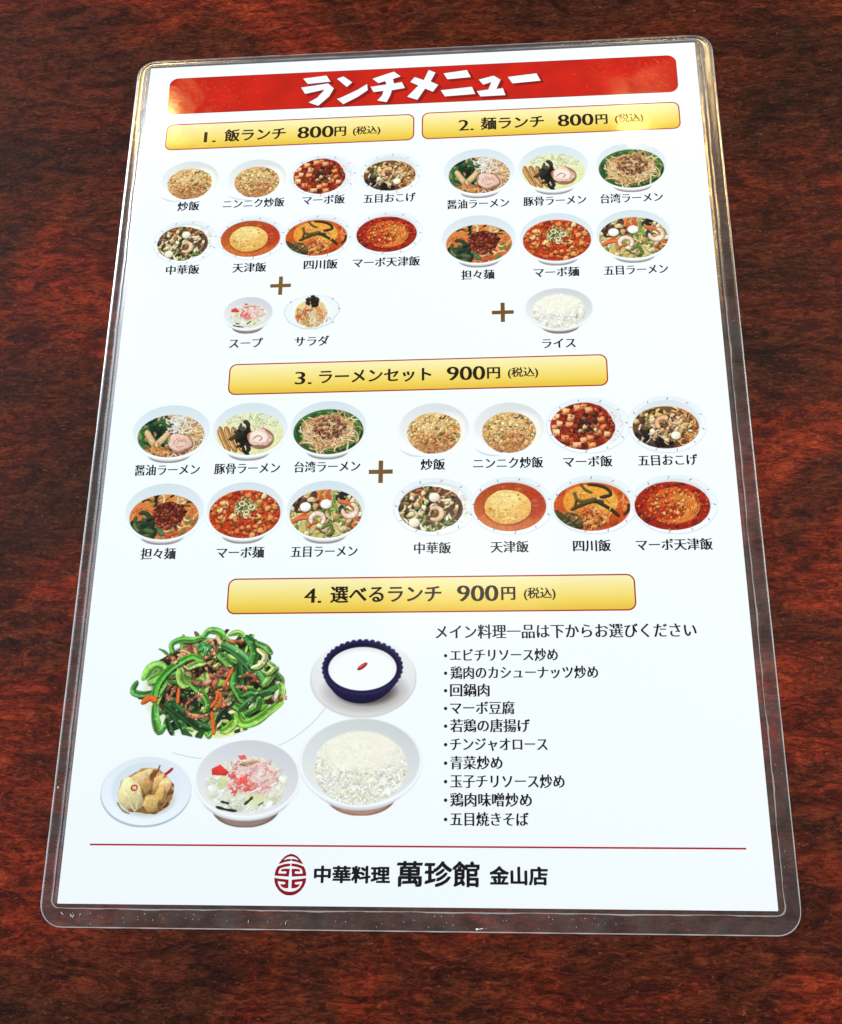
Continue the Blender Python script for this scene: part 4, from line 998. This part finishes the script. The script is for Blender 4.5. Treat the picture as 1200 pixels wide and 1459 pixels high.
# ---------------------------------------------------------------- dish photos printed on the sheet
NAMES = dict(shoyu='soy_ramen_photo', tonkotsu='pork_broth_ramen_photo', taiwan='chive_ramen_photo', tantan='sesame_noodle_photo', mapo_noodle='tofu_noodle_photo',
  gomoku='mixed_ramen_photo', fried_rice='fried_rice_photo', garlic_rice='garlic_rice_photo', mapo_rice='tofu_rice_photo', okoge='crispy_rice_photo', chuka='topped_rice_photo',
  tenshin='omelette_rice_photo', shisen='chilli_rice_photo', mapo_tenshin='red_sauce_rice_photo', soup='soup_photo', salad='salad_photo', rice='rice_photo',
  stirfry='stir_fry_photo', annin='almond_pudding_photo', rice_big='rice_bowl_photo', soup_big='soup_bowl_photo', pickles='pickles_photo')
DISH = [('fried_rice', -85.32, 100.3, 22.6, 18.2), ('garlic_rice', -59.80, 99.98, 22.6, 18.2), ('mapo_rice', -34.57, 100.27, 25.2, 18.5), ('okoge', -9.55, 100.09, 23.0, 18.0),
 ('chuka', -84.61, 73.77, 24.6, 18.5), ('tenshin', -59.98, 74.48, 25.3, 18.5), ('shisen', -35.64, 74.22, 25.5, 18.5), ('mapo_tenshin', -9.89, 74.48, 25.0, 18.4),
 ('shoyu', 23.07, 98.66, 27.3, 21.8), ('tonkotsu', 50.08, 98.95, 26.6, 21.8), ('taiwan', 78.19, 98.74, 26.6, 21.8), ('tantan', 22.65, 69.85, 28.0, 22.0),
 ('mapo_noodle', 50.35, 69.59, 27.3, 22.0), ('gomoku', 77.27, 69.71, 27.4, 22.1), ('soup', -59.51, 42.65, 18.38, 14.95), ('salad', -36.66, 43.05, 20.35, 14.44), ('rice', 50.10, 40.71, 24.12, 18.16),
 ('shoyu', -83.48, -2.41, 28.30, 21.78), ('tonkotsu', -56.02, -2.16, 27.0, 21.77), ('taiwan', -29.04, -2.29, 27.25, 21.80), ('tantan', -83.30, -31.38, 28.04, 21.98),
 ('mapo_noodle', -56.01, -31.40, 27.24, 21.93), ('gomoku', -28.91, -31.63, 27.31, 22.29), ('fried_rice', 6.67, -2.93, 24.14, 20.01), ('garlic_rice', 31.80, -3.28, 23.99, 19.89),
 ('mapo_rice', 58.14, -2.81, 27.67, 20.36), ('okoge', 84.11, -3.06, 25.9, 20.6), ('chuka', 7.02, -30.52, 27.50, 20.15), ('tenshin', 32.34, -30.65, 27.15, 20.35),
 ('shisen', 58.89, -30.70, 27.73, 20.36), ('mapo_tenshin', 84.67, -31.05, 27.41, 20.47),
 ('stirfry', -63.75, -87.61, 50.90, 36.36), ('annin', -15.05, -86.59, 33.43, 25.08), ('rice_big', -15.21, -113.53, 37.71, 29.12), ('soup_big', -49.94, -118.57, 33.03, 26.15), ('pickles', -81.10, -121.13, 28.43, 21.20)]
PAPER = np.array([0.785, 0.83, 0.855])
SIZES = {}
for k, x, y, w, h in DISH: SIZES[k] = (w, h)
GAIN = 0.90
def picture_mesh(key, seed):
    w, h = SIZES[key]
    c = Canvas(w, h, 7.0, seed); PAINT[key](c)
    sat = np.clip((c.rgb.max(2) - c.rgb.min(2)) * 4 - .25, 0, 1)
    c.noise(.11, 1.8, sat); c.noise(.10, 4.0, sat); c.noise(.08, 9.0, sat, (1, .6, .3))
    H, W = c.H, c.W
    a = c.a[..., None]
    ink = srgb(c.rgb * 255) * GAIN
    ink = np.minimum(ink, PAPER * 1.03)
    col = ink * a + PAPER * (1 - a)
    xs = ((np.arange(W) + .5) / W - .5) * MM; ys = (.5 - (np.arange(H) + .5) / H) * MM
    co = np.zeros((H, W, 3)); co[..., 0] = xs[None, :]; co[..., 1] = ys[:, None]
    idx = np.arange(H * W).reshape(H, W)
    A = c.a
    keep = (A[:-1, :-1] + A[1:, :-1] + A[:-1, 1:] + A[1:, 1:]) > .9
    q = np.stack([idx[1:, :-1], idx[1:, 1:], idx[:-1, 1:], idx[:-1, :-1]], -1)[keep]
    used = np.unique(q); rm = np.full(H * W, -1); rm[used] = np.arange(len(used)); q = rm[q]
    me = bpy.data.meshes.new(NAMES[key])
    me.vertices.add(len(used)); me.vertices.foreach_set('co', co.reshape(-1, 3)[used].astype(np.float32).ravel())
    me.loops.add(q.size); me.loops.foreach_set('vertex_index', q.ravel().astype(np.int32))
    me.polygons.add(len(q)); me.polygons.foreach_set('loop_start', np.arange(0, q.size, 4, dtype=np.int32))
    me.update(calc_edges=True)
    at = me.color_attributes.new('ink', 'FLOAT_COLOR', 'POINT')
    rg_ = np.ones((len(used), 4), np.float32); rg_[:, :3] = col.reshape(-1, 3)[used]
    at.data.foreach_set('color', rg_.ravel())
    me.materials.append(M_pic)
    return me
MESH = {}
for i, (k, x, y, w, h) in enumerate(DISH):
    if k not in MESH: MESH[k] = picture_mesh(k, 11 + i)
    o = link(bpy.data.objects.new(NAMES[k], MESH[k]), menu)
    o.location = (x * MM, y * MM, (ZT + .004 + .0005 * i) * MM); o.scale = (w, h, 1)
# faint edge of the big printed plate behind the stir fry
M_line = print_mat('plate_line', (196, 206, 212), k=.9)
def arc(cx, cy, rx, ry, a0, a1, w):
    V, F = [], []
    for i in range(41):
        a = R(a0 + (a1 - a0) * i / 40)
        for s in (-w, w): V.append(((cx + (rx + s) * math.cos(a)) * MM, (cy + (ry + s) * math.sin(a)) * MM, (ZT + .008) * MM))
    for i in range(40): F.append((2 * i, 2 * i + 1, 2 * i + 3, 2 * i + 2))
    mesh_obj('plate_outline', V, F, M_line, menu)
arc(-60, -84, 37, 27.5, -62, -25, .13)
arc(-60, -84, 37, 27.5, -112, -92, .12)
